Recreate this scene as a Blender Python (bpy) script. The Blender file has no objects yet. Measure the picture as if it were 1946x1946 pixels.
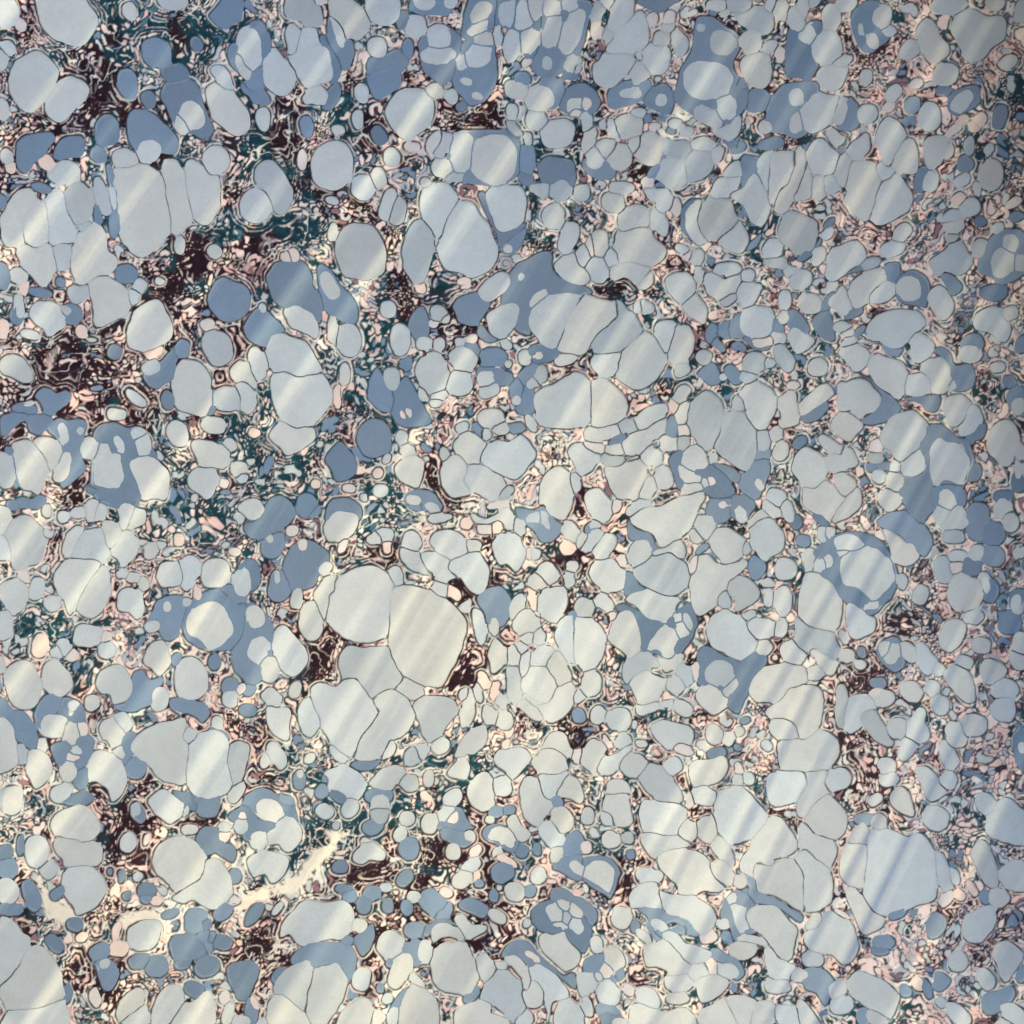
import bpy, math
import numpy as np
# ---------------------------------------------------------------- camera, light, exposure
C = bpy.context.scene
SIZE = 0.40                       # metres of paper across the picture
CAM_H = 1.0
cam = bpy.data.objects.new('camera', bpy.data.cameras.new('camera'))
cam.location = (0, 0, CAM_H)
cam.data.sensor_width = 36; cam.data.lens = 36 * CAM_H / SIZE
cam.data.clip_start = 0.01; cam.data.clip_end = 50
C.collection.objects.link(cam); C.camera = cam
SUN_EL, SUN_AZ = math.radians(25), math.radians(238)      # azimuth measured from +X towards +Y: light comes from the lower left
SUN_V = np.array((math.cos(SUN_EL) * math.cos(SUN_AZ), math.cos(SUN_EL) * math.sin(SUN_AZ), math.sin(SUN_EL)))
sun = bpy.data.objects.new('sun', bpy.data.lights.new('sun', 'SUN'))
sun.data.energy = 4.6; sun.data.angle = math.radians(0.5); sun.data.color = (1.0, .79, .50)
from mathutils import Vector
sun.rotation_euler = Vector(-SUN_V).to_track_quat('-Z', 'Y').to_euler()
C.collection.objects.link(sun)
W = bpy.data.worlds.new('World'); C.world = W; W.use_nodes = True
nt = W.node_tree; bg = nt.nodes['Background']
sky = nt.nodes.new('ShaderNodeTexSky'); sky.sky_type = 'NISHITA'; sky.sun_disc = False
sky.sun_elevation = SUN_EL; sky.sun_rotation = math.pi / 2 - SUN_AZ
sky.air_density = 1.0; sky.dust_density = 3.0
wb = nt.nodes.new('ShaderNodeVectorMath'); wb.operation = 'MULTIPLY'; wb.inputs[1].default_value = (.86, .88, 1.02)   # the camera's white balance
nt.links.new(sky.outputs[0], wb.inputs[0]); nt.links.new(wb.outputs[0], bg.inputs[0]); bg.inputs[1].default_value = 0.15
C.view_settings.view_transform = 'Standard'; C.view_settings.look = 'None'
C.view_settings.exposure = 1.03; C.view_settings.gamma = 1.0

SHAPES = """@0 0
L 2 10 15 15;L 19 24 4 5;Lp 37 -6 36 15 43 29 54 37 67 41 76 39 84 24 84 14 76 0 72 -8;L 114 11.5 6.5 7.5;L 151 -2 13 11;B 138 47 12 12;B 172 40 5 6
Lp 33 46 43 50 51 60 52 66 42 83 31 97 25 99 17 93 10 77 11 66 18 54;Lp 62 69 70 70 78 75 77 83 68 95 58 105 51 107 43 101 41 92 46 82 54 73
L 8 43 6 6;L 1 52 7 11;B 153 64 11 7;B 112 75 9 12;B 131 87 6 7;Bp 144 76 152 72 160 70 168 71 174 77 178 92 188 112 186 118 178 122 166 116 152 110 146 95 142 86
L 168 101 14 10 55;L 158 110 9 6 65;Bp 115 102 122 97 132 99 144 109 154 120 155 130 151 136 142 135 130 134 118 130 113 118;L 131 132 10 10;B 95 115 10.5 13
Bp 17 127 25 120 38 118 49 119 48 125 40 136 30 143 24 151 18 148 16 138;Bp 53 126 60 121 74 120 75 130 72 137 60 139 52 141 49 138;B 87 136 6 7;L 3 97 6 10;L 6 138 5 6
Lp 42 152 48 145 58 142 67 144 71 152 69 158 58 163 46 160;C 41 142 6 5 -30;C 10 147 4 5;L 110 139 10 8
Lp 101 150 122 143 142 153 146 175 149 200 140 215 122 226 105 205 103 180;Lp 143 145 150 140 156 142 160 152 165 170 168 193 160 200 152 205 146 180
Lp 163 146 170 141 177 146 185 154 192 155 193 170 190 185 180 197 170 190 165 168;B 99 158 14 3 80;L 90 172 5 16 -10;L 100 172 3 9;B 37 166 8 4 15;B 1 176 5 7
Lp 58 171 66 162 74 161 82 168 83 176 78 190 68 196 62 190 57 180;B 86 188 3 9
@382 0
Bp 9 14 18 4 25 -3 35 0 37 8 34 18 27 22 23 26 15 23 9 18;Lp 74 0 80 -8 99 -6 100 2 106 8 107 18 104 24 92 24 87 18 80 17 74 13
Lp 114 -5 130 -8 134 3 142 10 147 25 142 33 136 36 132 34 126 32 122 22 114 14;Bp 112 18 118 22 126 34 132 37 134 45 132 58 125 61 118 50 111 33;L 120 29 4 13 -20
L 160 6 15 17;Bp 175 12 181 12 181 20 175 26 171 22;L 187 24 9 10;L 105 0 5 3;L 43 43 11 19 -5;B 50 40 12 20 -10;L 37 60 5 12 -25;B 33 52 8 13 -20;Bp 44 68 54 62 56 72 48 82 40 78
Bp 38 76 50 77 58 82 61 90 55 92 47 90 43 84;Lp 56 56 61 47 67 45 74 54 82 63 83 73 76 82 68 83 58 78 54 68
Lp 78 52 84 36 90 27 97 25 102 31 105 40 112 43 116 58 115 70 107 72 92 78 86 66;L 81 36 6 14;Bp 105 36 112 38 122 50 124 60 120 70 114 72;Lp 10 63 22 61 29 76 27 79 20 76
Lp 6 80 14 75 22 80 28 80 36 90 43 98 44 110 40 116 30 120 20 112 11 104 7 90;L 56 105 6 10;Lp 89 86 95 78 104 76 111 82 109 92 102 92 96 91 90 92;Bp 112 80 122 74 123 85 115 96 107 97 110 90
L 155 42 9 8;Bp 147 53 160 50 170 45 180 50 181 58 174 62 160 62 147 66;Bp 147 68 160 62 172 60 176 68 174 75 164 82 153 86 148 78;B 182 44 5 8;L 141 82 6 8
Lp 165 90 175 79 188 78 200 82 205 93 202 108 192 116 178 121 167 112 161 100;B 93 112 6 9;L 120 115 6 4;L 137 106 5 8;B 156 119 8 6 50;L 185 128 7 4;L 167 138 7 8;L 89 140 4 8
Lp 98 140 104 130 118 126 131 132 134 145 130 158 118 166 105 163 99 155;Lp 48 150 56 142 66 143 73 152 77 160 80 170 75 185 66 188 62 178 55 167 48 160;L 48 181 13 15 -10;L 14 142 12 12
L 142 165 10 11;L 156 156 6 8;L 115 175 5 3;L 164 178 6 14 20;L 173 185 7 12 10
@763 0
Bp 8 6 20 -5 50 -5 45 8 38 14 20 13 10 10;L 21 2 9 7;L 43 2 6 6;Bp 54 28 60 0 82 -5 82 20 76 30 62 34 55 32;L 70 10 11 8 -50;L 67 25 10 5 -25
Bp 16 38 22 27 32 24 45 27 52 35 50 48 48 62 40 74 32 73 20 62 17 48;L 33 32 10 9;L 32 48 15 7 -3;L 37 59 4 2
Bp 52 42 62 34 74 30 81 40 84 58 84 68 76 84 62 93 55 88 46 78 48 64 51 50;L 72 36 8 7;L 68 49 12 9 -20;L 53 56 4.5 7;L 57 72 5 4;L 65 84 5 4
Bp 82 22 84 5 90 -5 122 -5 122 20 120 40 116 50 110 55 100 30 90 26;L 95 12 10 12;L 104 14 9 12;L 117 5 7 14 10;L 85 32 3 8;L 97 41 7 14 5;L 112 37 8 11 20;L 110 56 5 3 -30
Bp 122 0 140 0 164 3 164 20 158 40 150 55 140 62 125 68 114 60 120 40;L 131 7 8 9;L 147 4 6 6;L 131 28 8 15 15;L 149 28 9 21 25;L 127 56 5 6;L 148 56 9 6 -45;L 153 60 3 4;B 147 67 7 4
L 171 10 5 10 15;L 170 27 4 8;L 178 2 8 5;B 106 70 7 5;L 100 80 9 8;Bp 120 74 128 70 138 71 141 80 136 90 130 95 118 92;L 120 86 13 11 -20
Bp 139 88 143 80 152 75 160 75 168 80 172 90 168 98 155 104 145 100 139 95;L 151 91 7 7;L 160 90 6 5 -30;L 152 98 4 5;L 44 86 5 6;B 52 94 4 3;L 30 80 7 6;L 97 99 5 6;L 118 106 9 8;L 162 107 5 8
Lp 122 115 128 108 136 105 144 106 152 112 150 124 142 130 130 131 122 126;L 98 113 4 8 -40;L 110 122 3 5;B 97 118 6 5;L 29 125 5 10 35;L 37 127 5 11 30
Bp 40 125 50 116 95 116 102 130 102 150 85 162 60 160 45 155 36 145 40 135;L 53 132 10 17 5;L 80 139 21 22;L 35 147 8 8;L 46 155 7 4;B 110 139 7 12;B 109 157 7 6;L 115 166 4 4
Bp 120 145 128 138 140 140 150 142 153 152 150 162 140 168 130 170 124 162;L 139 166 9 10 40;L 124 167 4 8 10;L 158 168 7 7;Bp 160 140 178 136 186 145 186 155 175 158 164 152;L 164 123 5 10 15;L 170 138 7 9;L 179 130 8 7;L 176 109 4 3;L 21 160 4 4
@1145 0
Lp 4 20 8 5 15 0 25 -2 27 5 26 15 20 22 10 27 5 25;Lp 5 42 12 28 25 20 32 12 38 16 41 30 38 40 28 46 15 48 6 47;L 5 32 4 6;L 45 18 4 5;L 57 24 4 3;L 58 16 4 5;Bp 31 0 60 -5 68 0 60 5 52 12 44 10 38 8 32 5;L 47 52 12 13;L 52 34 7 5
Lp -4 55 0 48 12 47 24 48 26 56 18 66 10 74 2 77 -8 72 -10 60;L 31 64 9 9 -30;Bp 4 80 18 72 34 71 42 74 38 84 25 92 8 94 4 90;L 24 81 11 5;Lp 60 35 62 27 67 30 74 38 72 46 66 50 62 44;Bp 36 88 45 78 56 75 62 88 58 100 48 97 40 94;L 52 87 5 6
Bp 64 86 66 70 72 55 78 42 81 22 85 17 95 18 108 26 117 32 118 45 112 57 115 65 122 75 128 90 118 102 108 108 92 110 80 102 70 95
L 86 25 4 4;L 105 38 11 11;Lp 73 60 82 52 92 53 106 58 114 68 112 78 106 84 96 86 86 87 76 82 71 72;Lp 90 88 96 83 105 76 112 78 108 86 98 96 94 94;L 109 93 9 10;Lp 79 96 84 91 92 93 98 98 105 107 100 112 88 109 81 104
L 99 6 8 4;L 118 3 10 9;Lp 114 13 122 9 132 6 142 7 147 14 148 24 145 30 135 27 122 22;L 129 37 10 9;L 106 14 4 3;L 147 3 4 6;L 156 9 6 9;L 168 17 7 10;L 175 5 5 9;L 185 0 5 7
L 147 42 6 5;L 156 49 4 6;Lp 120 56 126 49 138 48 145 50 147 62 145 72 140 78 128 75 123 67;Bp 160 66 161 40 162 26 170 26 180 20 188 20 192 30 182 42 184 52 188 60 180 70 170 69
Lp 170 32 176 26 181 19 186 28 184 36 178 39 173 36;Lp 182 46 186 34 194 26 202 28 208 40 206 52 196 58 186 54;B 135 88 9 10;B 117 76 8 5
Bp 141 110 144 92 152 80 160 75 175 74 188 76 185 100 180 116 170 122 155 118 145 117;L 169 85 7 8;Lp 174 96 178 86 186 80 196 78 200 88 192 108 182 116 175 106;L 170 108 6 10 15;L 142 112 5 6 -30;L 194 66 7 8
Lp 96 115 108 110 118 102 121 108 118 118 110 124 104 122;B 112 127 8 3 20;B 146 127 11 5;B 118 130 7 4 -20;L 23 111 13 10;L 9 113 4 9 -35;L 32 99 6 3;L 46 111 5 3;L 74 116 6 4;L 63 108 6 4;B 60 115 4 3
L 15 137 10 11;L 30 125 6 8;L 41 131 12 14 10;L 6 126 6 6;L 69 131 9 7;L 88 127 10 5;Lp 73 140 80 134 95 133 98 140 96 150 88 156 76 160 73 152
Lp 45 155 50 146 58 138 68 140 73 144 73 160 66 166 58 164 50 158;Bp 38 152 48 140 56 136 54 150 45 158 40 158;L 56 129 4 6;L 100 136 5 6;Lp 107 150 112 144 117 142 120 146 121 153 114 155 108 153
Bp 120 140 132 138 140 145 140 160 135 170 122 165;Lp 94 168 100 158 110 156 118 155 119 162 114 170 108 175 96 176;L 38 159 5 4;Lp 36 165 46 165 54 166 60 172 60 180 50 186 45 176 40 174
Lp 113 172 120 168 126 160 131 152 138 158 144 172 146 186 140 198 130 192 124 180;Lp 134 141 140 135 146 134 146 145 144 160 144 168 140 160 136 152;Lp 145 150 148 136 158 134 166 136 164 155 155 170 150 180 146 175
Lp 168 135 173 130 176 140 174 160 164 180 156 187 151 184 152 170 164 155;Lp 177 145 181 160 180 172 176 175 166 172 172 160;L 187 140 10 14;L 188 165 6 11;L 17 165 11 5;L 10 178 10 7;L 64 182 4 7;L 80 188 7 14 20;Lp 88 178 96 170 110 175 114 182 118 200 105 210 88 210 84 195
@1526 0
L 23 16 8 10;L 38 2 9 9;Bp 40 22 42 12 50 8 60 8 72 14 76 20 74 35 64 42 60 47 50 44 44 32;L 69 15 8 9;L 50 26 3 5;L 61 36 6 8 -10;L 76 28 5 4;L 92 44 8 8 -45;B 59 8 8 5
Lp 98 26 106 18 114 24 120 34 126 45 122 52 112 55 106 50 100 36;Lp 130 22 136 12 146 10 158 16 172 16 175 24 172 36 162 44 155 52 142 53 137 40 131 30;L 127 6 16 7;L 167 4 7 6;L 190 10 6 10
L 22 43 15 15;L 34 54 8 4 -20;Lp 11 68 18 60 28 58 38 60 37 68 32 78 24 80 18 76;L 54 68 5 6;Lp -2 100 4 90 10 82 20 84 30 88 26 104 16 114 4 116;L 32 98 6 11 10;Bp 38 88 46 92 48 105 46 112 36 114 28 110 36 100;L 55 101 8 8
L 78 82 6 7 30;L 74 95 5 4;B 94 93 6 7;L 109 103 10 12;L 124 66 11 9;B 122 80 7 4;Bp 126 90 132 80 145 76 152 78 152 90 140 98 130 100;L 139 88 12 7 -45;B 170 103 6 11 5;L 131 114 6 4 -30;L 145 128 4 8;C 149 111 4 5;C 138 105 5 3 -20
Lp 3 135 8 126 14 124 22 130 30 140 28 150 20 154 10 153 4 145;Lp 37 132 44 124 54 118 58 124 56 134 46 140 40 140;Lp 64 120 68 107 75 104 84 110 89 120 84 128 76 146 70 146 67 132
Lp 78 146 84 130 92 123 98 128 100 140 98 153 92 154 84 151;Lp 106 132 108 122 124 119 125 128 120 142 112 148 107 146;Lp 38 165 40 145 50 141 62 144 66 158 64 175 56 192 50 194 42 184 36 175
Lp 57 190 64 168 72 158 80 152 90 164 95 174 90 186 80 193 65 198;L 71 150 8 6 30;L 13 166 6 9;L 24 162 8 8;L 34 150 7 14 15;Bp 97 165 100 150 108 148 116 152 110 162 104 170;L 111 160 6 9 10
B 140 144 7 7;L 138 158 7 5 -30;L 163 153 10 13 5;L 127 132 3 6;L 162 132 4 4;L 145 183 8 9;L 183 178 7 4 -30;L 129 190 8 5;C 134 175 6 5 -40;C 153 105 5 6;L 178 55 8 6;L 97 75 5 4
@0 382
Lp 1 18 8 5 18 -8 30 -8 30 0 22 10 20 25 22 36 16 40 7 41 3 30;Lp 20 20 26 8 34 0 40 8 43 25 42 35 32 41 24 38 19 28;Lp 41 0 50 -10 56 -3 60 8 64 18 66 30 60 36 50 38 45 36 43 20
Lp 58 -5 66 -14 74 -15 82 -8 83 2 80 16 70 24 66 22 64 12;B 86 10 3 7;L 75 22 5 2 -30;Lp 70 30 78 22 87 20 92 28 94 42 102 48 103 56 98 61 88 65 78 70 71 75 66 65 64 50 66 38
Lp 17 44 22 39 30 42 38 37 43 38 48 50 49 60 44 68 38 76 30 68 22 60 17 52;Lp 47 45 52 38 60 37 62 48 60 58 54 61 50 58;Lp 98 38 103 25 103 12 108 8 115 10 120 14 128 18 134 26 140 34 134 46 128 48 120 50 118 54 108 46 101 42
B 100 15 4 18;L 16 66 7 6 40;B 4 66 5 12 -10;B 54 71 4 4;Lp 62 78 70 74 77 75 77 84 70 90 64 90;B 36 80 9 4 10;L 17 92 4 10;B 15 100 5 8;B 111 64 9 8;L 123 74 5 6;L 157 39 4 7;L 188 44 6 6
Lp 79 76 84 67 92 65 104 70 112 78 114 92 110 100 98 106 86 111 83 102 83 90;Lp 26 98 32 90 42 88 50 90 54 100 57 110 48 115 42 119 38 112 30 106;B 62 100 9 9;L 57 96 4 4;L 118 84 4 6
Lp 112 115 118 98 128 90 140 88 146 96 151 107 150 118 142 125 128 131 114 128;L 26 117 8 4 15;C 72 115 5 6;C 135 132 8 4 -30;C 2 112 5 9 20;L 83 122 4 2;B 102 132 6 7;B 160 129 6 8 15
Lp 1 145 6 137 14 135 22 140 28 152 26 160 20 160 10 155 4 152;Bp 126 153 140 143 152 130 154 140 152 155 146 160 136 164;L 133 146 8 5 -30;Lp 151 165 152 152 158 140 166 138 176 142 184 155 184 175 178 188 165 185 156 180;L 185 130 8 14
Bp 32 172 40 164 50 169 60 166 62 174 55 182 46 187 42 186 38 178;B 19 179 7 5;B 148 175 5 8 -20;L 103 186 8 6;L 26 178 5 2 -20;B 10 190 8 6;B 38 190 10 5;B 86 163 5 2;C 23 76 3 5;L 120 172 10 4 40;C 137 135 3 3;B 197 83 13 16;L 140 71 3 3
@382 382
L 13 44 6 6 -30;L 74 50 4 4;C 82 48 4 6;Lp 118 44 122 30 130 22 140 22 152 24 160 36 162 48 160 62 148 69 135 68 125 65 120 55;L 115 28 4 8 15
Bp 8 83 14 72 22 67 30 71 40 76 43 86 40 98 28 105 18 104 10 94;Bp 59 66 66 56 78 54 90 54 96 66 97 74 104 84 106 100 102 108 80 95 66 90 61 78;Bp 101 62 106 57 114 62 122 74 135 86 137 100 135 108 126 106 112 98 106 84
L 112 74 7 13 -30;Lp 74 96 82 90 92 94 100 100 104 112 102 122 96 118 86 113 80 111 76 104;Bp 38 110 46 98 54 95 64 102 74 113 62 118 56 128 44 122;L 7 109 6 5 -20;L 130 122 10 15;L 116 112 4 12
Lp 2 122 8 115 14 115 24 118 28 130 26 140 18 145 10 143 4 132;L 49 143 7 15 -8;Lp 26 150 34 141 42 146 47 158 46 166 38 160 30 158;L 40 172 8 14 -10;L 24 173 14 10;B 7 175 6 12;L -4 160 13 21
Lp 58 125 64 117 74 116 80 119 92 123 100 136 106 148 102 152 88 153 76 150 62 148 58 138;Lp 61 156 68 149 80 150 86 154 98 151 108 154 114 168 112 180 100 192 85 200 75 198 68 188 62 172
L 126 152 5 10 -5;C 120 173 3 10;L 164 95 7 7;L 175 122 9 14;L 167 156 7 10;Bp 146 172 150 155 156 147 162 160 168 175 164 185 155 184 150 178;Bp 168 170 175 158 182 156 188 168 198 185 200 195 170 195
L 188 12 7 15 10;Bp 182 110 186 98 195 94 200 110 195 125 188 122;L 168 9 5 14 10;L 178 52 5 9 -20;L 190 45 13 28 5;L 55 95 3 4;C 177 187 3 3;L 180 186 3 3
@763 382
Lp 5 20 7 8 15 10 22 20 28 32 31 45 28 56 18 55 10 54 5 40;Lp 18 -8 26 -14 40 -14 49 -6 47 5 40 16 36 30 32 32 24 22 17 10;Lp 48 2 54 0 62 3 68 14 75 20 80 30 85 40 84 52 76 62 62 68 54 64 40 61 34 50 32 40 38 22
Lp 74 -2 80 -12 92 -14 104 -10 108 2 106 18 96 26 86 27 80 18;Bp 68 -4 74 -6 78 15 86 28 100 24 108 20 104 28 94 35 87 40 84 30 74 15;Bp 88 40 98 30 108 26 106 36 98 46 90 45;L 94 41 4 4;L 3 50 6 9 -25
L 133 14 10 11;Bp 88 90 97 62 110 50 122 46 130 47 131 58 138 68 160 75 165 82 130 84 112 100 112 118 100 112 98 100;L 105 66 2.5 4 15;L 126 66 1.5 2;L 119 84 10 4 -50;Lp 76 100 90 92 102 90 103 98 98 114 86 121 78 116 75 106
L 82 76 16 9 -35;Bp 46 92 52 84 66 80 70 86 78 90 74 98 66 108 58 109 50 106 47 98;L 18 69 5 5;C 17 77 5 4;L 12 62 2 2;Bp 6 105 10 96 20 95 27 102 28 112 20 118 12 120;L 33 98 7 6;L 28 108 4 3;L 39 104 3 4
L 20 125 6 6;L 33 126 5 6;Bp 66 115 70 110 75 115 80 120 84 123 74 124;L 62 120 5 4;L 50 122 4 3;L 92 126 5 4;B 60 130 8 8 40
Bp 70 134 76 130 86 130 92 136 90 143 82 145 72 146 69 140;L 82 134 2 2;L 93 143 3 3;L 107 138 5 7;Bp 111 130 120 126 138 129 140 135 130 142 116 142 112 136;L 121 129 3 1.5;L 120 137 4 3
Lp 111 105 116 92 124 84 142 80 158 83 152 95 146 108 139 124 136 130 126 128 118 120 113 114;Lp 139 124 148 100 158 83 175 86 188 90 195 104 186 110 176 115 166 126 160 134 145 134 138 130;L 145 139 10 5 -20
Lp 188 88 196 96 204 102 208 115 200 125 190 132 178 135 167 128 170 116 180 104;L 146 32 8 14 25;L 160 47 6 8;L 138 52 6 8;Lp 133 56 142 48 152 47 158 56 166 64 160 72 148 72 138 66;L 173 37 7 11;L 186 49 7 7;L 172 60 8 12 -20;L 166 40 4 8
Lp 13 145 18 138 28 133 36 138 40 148 42 155 38 165 24 172 18 164 14 155;L 54 139 13 11 30;L 52 160 11 11;L 20 170 5 6;Bp 66 150 74 146 84 147 95 150 94 158 84 161 72 160;L 74 156 7 7;L 77 166 9 6 -30;L 84 148 2.5 2.5;L 73 150 6 3
Bp 102 152 112 144 118 146 120 156 110 160 104 158;L 114 160 5 4 -50;L 122 152 5 7;Bp 94 162 102 155 106 166 102 180 96 175;L 100 174 4 5;Bp 100 180 108 164 116 165 115 185 106 188 100 185
Lp 115 176 120 166 132 160 145 153 155 150 166 160 166 180 162 195 140 200 122 196;Lp 168 158 180 158 190 166 198 180 192 192 170 200 166 180;Lp 168 136 185 132 192 135 190 150 178 155 168 146;L 33 170 8 4;L 31 178 5 3;L 79 190 11 8;Bp 0 165 4 156 12 168 20 180 22 190 0 195;L 5 187 2.5 3
@1145 382
Lp 14 14 22 6 34 4 42 10 42 20 30 24 18 27 14 22;Lp 12 28 22 26 32 22 40 24 44 32 54 42 52 52 45 58 36 56 28 52 16 54 10 44;Lp 42 10 48 8 54 14 57 22 54 30 46 26 42 20;L 10 49 7 7;Lp 9 58 18 53 28 52 36 58 41 62 36 70 28 72 20 66 10 70;L 37 70 8 6 -45
L 53 5 6 7;L 64 10 4 8;Bp 67 18 70 5 80 0 78 20 84 38 76 32 70 26;Lp 72 20 74 6 84 0 84 18 88 28 91 36 84 40 76 30;Lp 85 8 88 -5 104 -6 112 2 115 10 110 22 100 30 94 30 86 24
Lp 120 3 130 -8 140 -8 146 2 146 12 138 20 132 18 126 10;L 158 3 7 8;Lp 100 32 108 20 118 18 126 26 127 36 122 45 114 46 105 42;Bp 130 36 138 30 134 40 126 44;L 112 30 4 4;Lp 154 24 162 10 174 14 186 20 184 36 176 46 170 48 162 40 155 32
Bp 170 50 184 38 189 30 188 38 180 48 173 53;L 148 42 8 9 30;L 151 54 9 5;L 163 62 5 4 -30;L 187 48 5 8 20;L 83 50 6 6;L 69 42 6 4 30;L 75 48 4 3;Lp 54 70 60 65 74 64 80 72 80 80 72 88 66 90 58 82
Lp 89 66 97 64 106 70 120 64 120 74 112 82 100 87 92 80;L 109 60 11 5;L 85 64 4 6;L 127 66 6 5;Lp 119 78 124 72 132 73 138 74 134 86 124 93 119 86;L 109 88 7 4 -40;Lp 70 92 80 82 88 88 92 98 88 108 82 104 74 99
L 38 93 6 6;L 31 93 4 5;L 173 70 10 9 -30;L 158 87 6 8;L 181 91 10 9;Bp 103 112 110 108 118 100 124 110 127 118 120 120 110 118;L 134 106 14 14;Bp 146 118 150 104 156 108 156 116 148 120;Bp 124 118 136 120 146 120 144 130 134 131 128 126;L 140 124 8 4 -20;B 107 113 5 6;B 187 108 5 10
Bp 158 100 166 96 174 104 180 112 176 118 164 112;Lp 162 116 168 110 178 116 184 122 178 130 171 134 165 126;L 153 120 6 5;B 101 126 7 3 40;B 94 116 4 8 15;L 157 103 5 5 -50;Lp 148 130 155 125 162 132 168 140 164 150 156 146 152 138
Lp -6 108 4 90 12 88 16 98 28 104 30 112 22 122 8 132 -4 134 -14 132;Lp -4 134 8 132 22 122 14 140 8 155 0 154;Lp 12 150 24 122 36 114 46 122 55 134 52 148 40 160 28 166 18 160
Lp 44 110 52 105 62 106 64 112 58 124 54 134 48 124;Lp 58 132 64 112 74 110 79 120 78 132 70 142 60 144;L 69 149 7 5 -25;L 88 137 7 6;L 132 142 10 9;L 127 154 7 5;L 146 143 4 4;Bp 83 150 92 142 100 146 102 158 94 160 86 155;B 114 152 6 10 -35;L 105 154 3 3
L 167 160 5 3;L 187 146 8 8;Lp 119 170 128 160 138 158 148 164 152 172 150 185 140 200 128 192 126 178;L 118 177 5 6;L 69 170 9 5 -50;Lp 76 175 82 168 90 166 98 172 104 184 104 198 94 210 80 205 74 190
Lp -10 165 4 158 12 162 22 170 24 180 16 190 4 198 -10 195;L 42 186 14 8 -25;Lp 154 175 160 168 168 166 170 180 172 195 158 198 156 185;Lp 174 178 186 164 196 162 200 170 188 180 176 188;L 70 186 9 5 -60;C 62 180 4 5;L 116 190 10 8
@1526 382
L 5 33 8 18 10;Bp 16 22 20 16 26 15 24 22 18 24;L 20 28 6 4 -45;L 12 48 5 8;Lp 19 56 22 44 30 40 46 36 54 44 53 52 40 60 32 68 24 71 18 66;Bp 32 68 48 56 60 50 54 60 40 64;L 60 55 8 4 -20;L 78 42 10 7 -20;L 86 28 8 6 -45
L 145 9 7 9;L 131 23 8 6;L 130 34 5 3;Lp 110 54 118 48 130 40 138 36 142 46 146 56 136 66 124 62 118 68 112 60;L 153 42 6 9 10;Bp 152 60 160 35 172 26 190 28 200 50 190 66 176 73 164 66;L 181 36 7 8;Lp 165 52 168 44 174 42 184 47 182 62 174 68 166 64;L 190 54 6 8
L 168 24 5 5 -30;B 185 15 6 4;B 154 19 4 4;Lp 41 78 46 68 56 62 68 60 74 68 70 78 60 86 52 92 46 93;L 68 80 12 10 -35;Bp 72 58 82 56 83 64 78 72 74 70;Lp 22 88 28 80 34 75 40 84 42 94 36 100 26 94;Bp 17 88 26 80 24 92 16 95
Bp 80 80 86 66 96 62 106 68 110 78 106 90 104 94 90 90 82 88;L 93 77 11 11;Lp 108 86 112 78 120 76 128 84 131 94 128 102 121 105 114 96;Bp 120 66 128 66 138 76 132 84 126 76
L 7 92 9 9;Bp 8 104 16 98 22 98 26 112 26 122 18 120 10 112;L 33 110 7 5;B 43 98 8 4 -25;Lp 56 108 64 100 80 96 96 98 105 108 96 116 86 128 76 129 68 124 60 124 56 116;Bp 70 125 80 130 86 130 82 136 72 132
B 166 80 12 7;L 142 62 6 6;Lp 150 102 156 96 166 92 174 96 180 110 178 120 174 125 166 118 156 114 150 112;L 181 98 6 6;Lp 94 122 98 116 106 119 113 126 110 136 98 142 94 134;B 47 116 8 3 -45;Bp 140 120 152 118 156 128 150 134 138 130;L 146 135 9 8;L 168 146 6 4
Lp 30 134 36 128 46 126 56 134 54 144 46 150 38 142;L 11 145 8 8;L 40 123 7 3 -20;L 38 115 5 3;L 2 122 6 7;Lp 57 144 62 136 72 137 84 142 90 154 88 166 82 173 72 166 60 158;Bp 112 132 120 128 128 134 132 145 146 144 148 156 138 166 126 164 128 145
Lp 103 146 110 140 120 138 127 146 128 158 122 170 112 168 110 156;L 100 161 12 10 -15;L 130 162 4 3 -50;Bp 88 172 116 171 116 184 108 182 102 176;Lp 30 160 38 158 44 155 54 158 60 165 66 173 64 182 54 186 50 190 42 182 30 182
Bp 48 150 62 162 74 170 84 180 76 190 60 195 50 192 58 186 68 176 62 164;Bp 178 168 188 162 193 172 193 190 180 180;L 188 180 6 8;Lp 122 180 128 172 138 170 146 178 142 192 128 198;L 150 188 6 10;L 92 192 18 8;L 34 190 12 6;L 12 170 8 12 40;B 10 185 12 6 -40;B 178 158 5 5;B 190 125 5 8 30
@0 763
Bp 12 6 20 2 32 4 34 9 20 10;L 25 4 5 2 -20;Bp 3 16 8 12 20 11 24 15 14 22 6 30 2 28;Bp 26 15 34 12 46 14 42 22 36 30 28 26;Bp 44 24 52 16 62 18 72 16 76 24 72 36 72 50 76 58 64 72 56 75 50 50 54 36
L 56 28 4 9 -15;L 70 26 3 4;L 104 12 9 5 10;Lp 12 40 16 36 26 34 32 42 40 48 44 58 40 70 36 82 30 78 20 74 14 58;Lp 32 36 40 31 50 34 54 44 50 54 43 60 38 48;L 56 58 6 14 15;Bp 6 40 12 42 14 60 18 74 14 74 8 55;L 4 60 8 16 -10
L 78 41 8 9 10;Bp 84 28 90 21 100 19 112 24 124 22 134 40 138 52 124 84 118 92 92 90 82 78 82 50;Lp 82 56 86 42 94 37 98 46 106 48 107 58 108 68 100 76 84 72 82 64;L 104 38 4 8 -30;L 108 41 4 5;Lp 113 56 120 50 132 49 142 56 149 62 148 76 146 86 138 84 126 86 120 72
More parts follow.
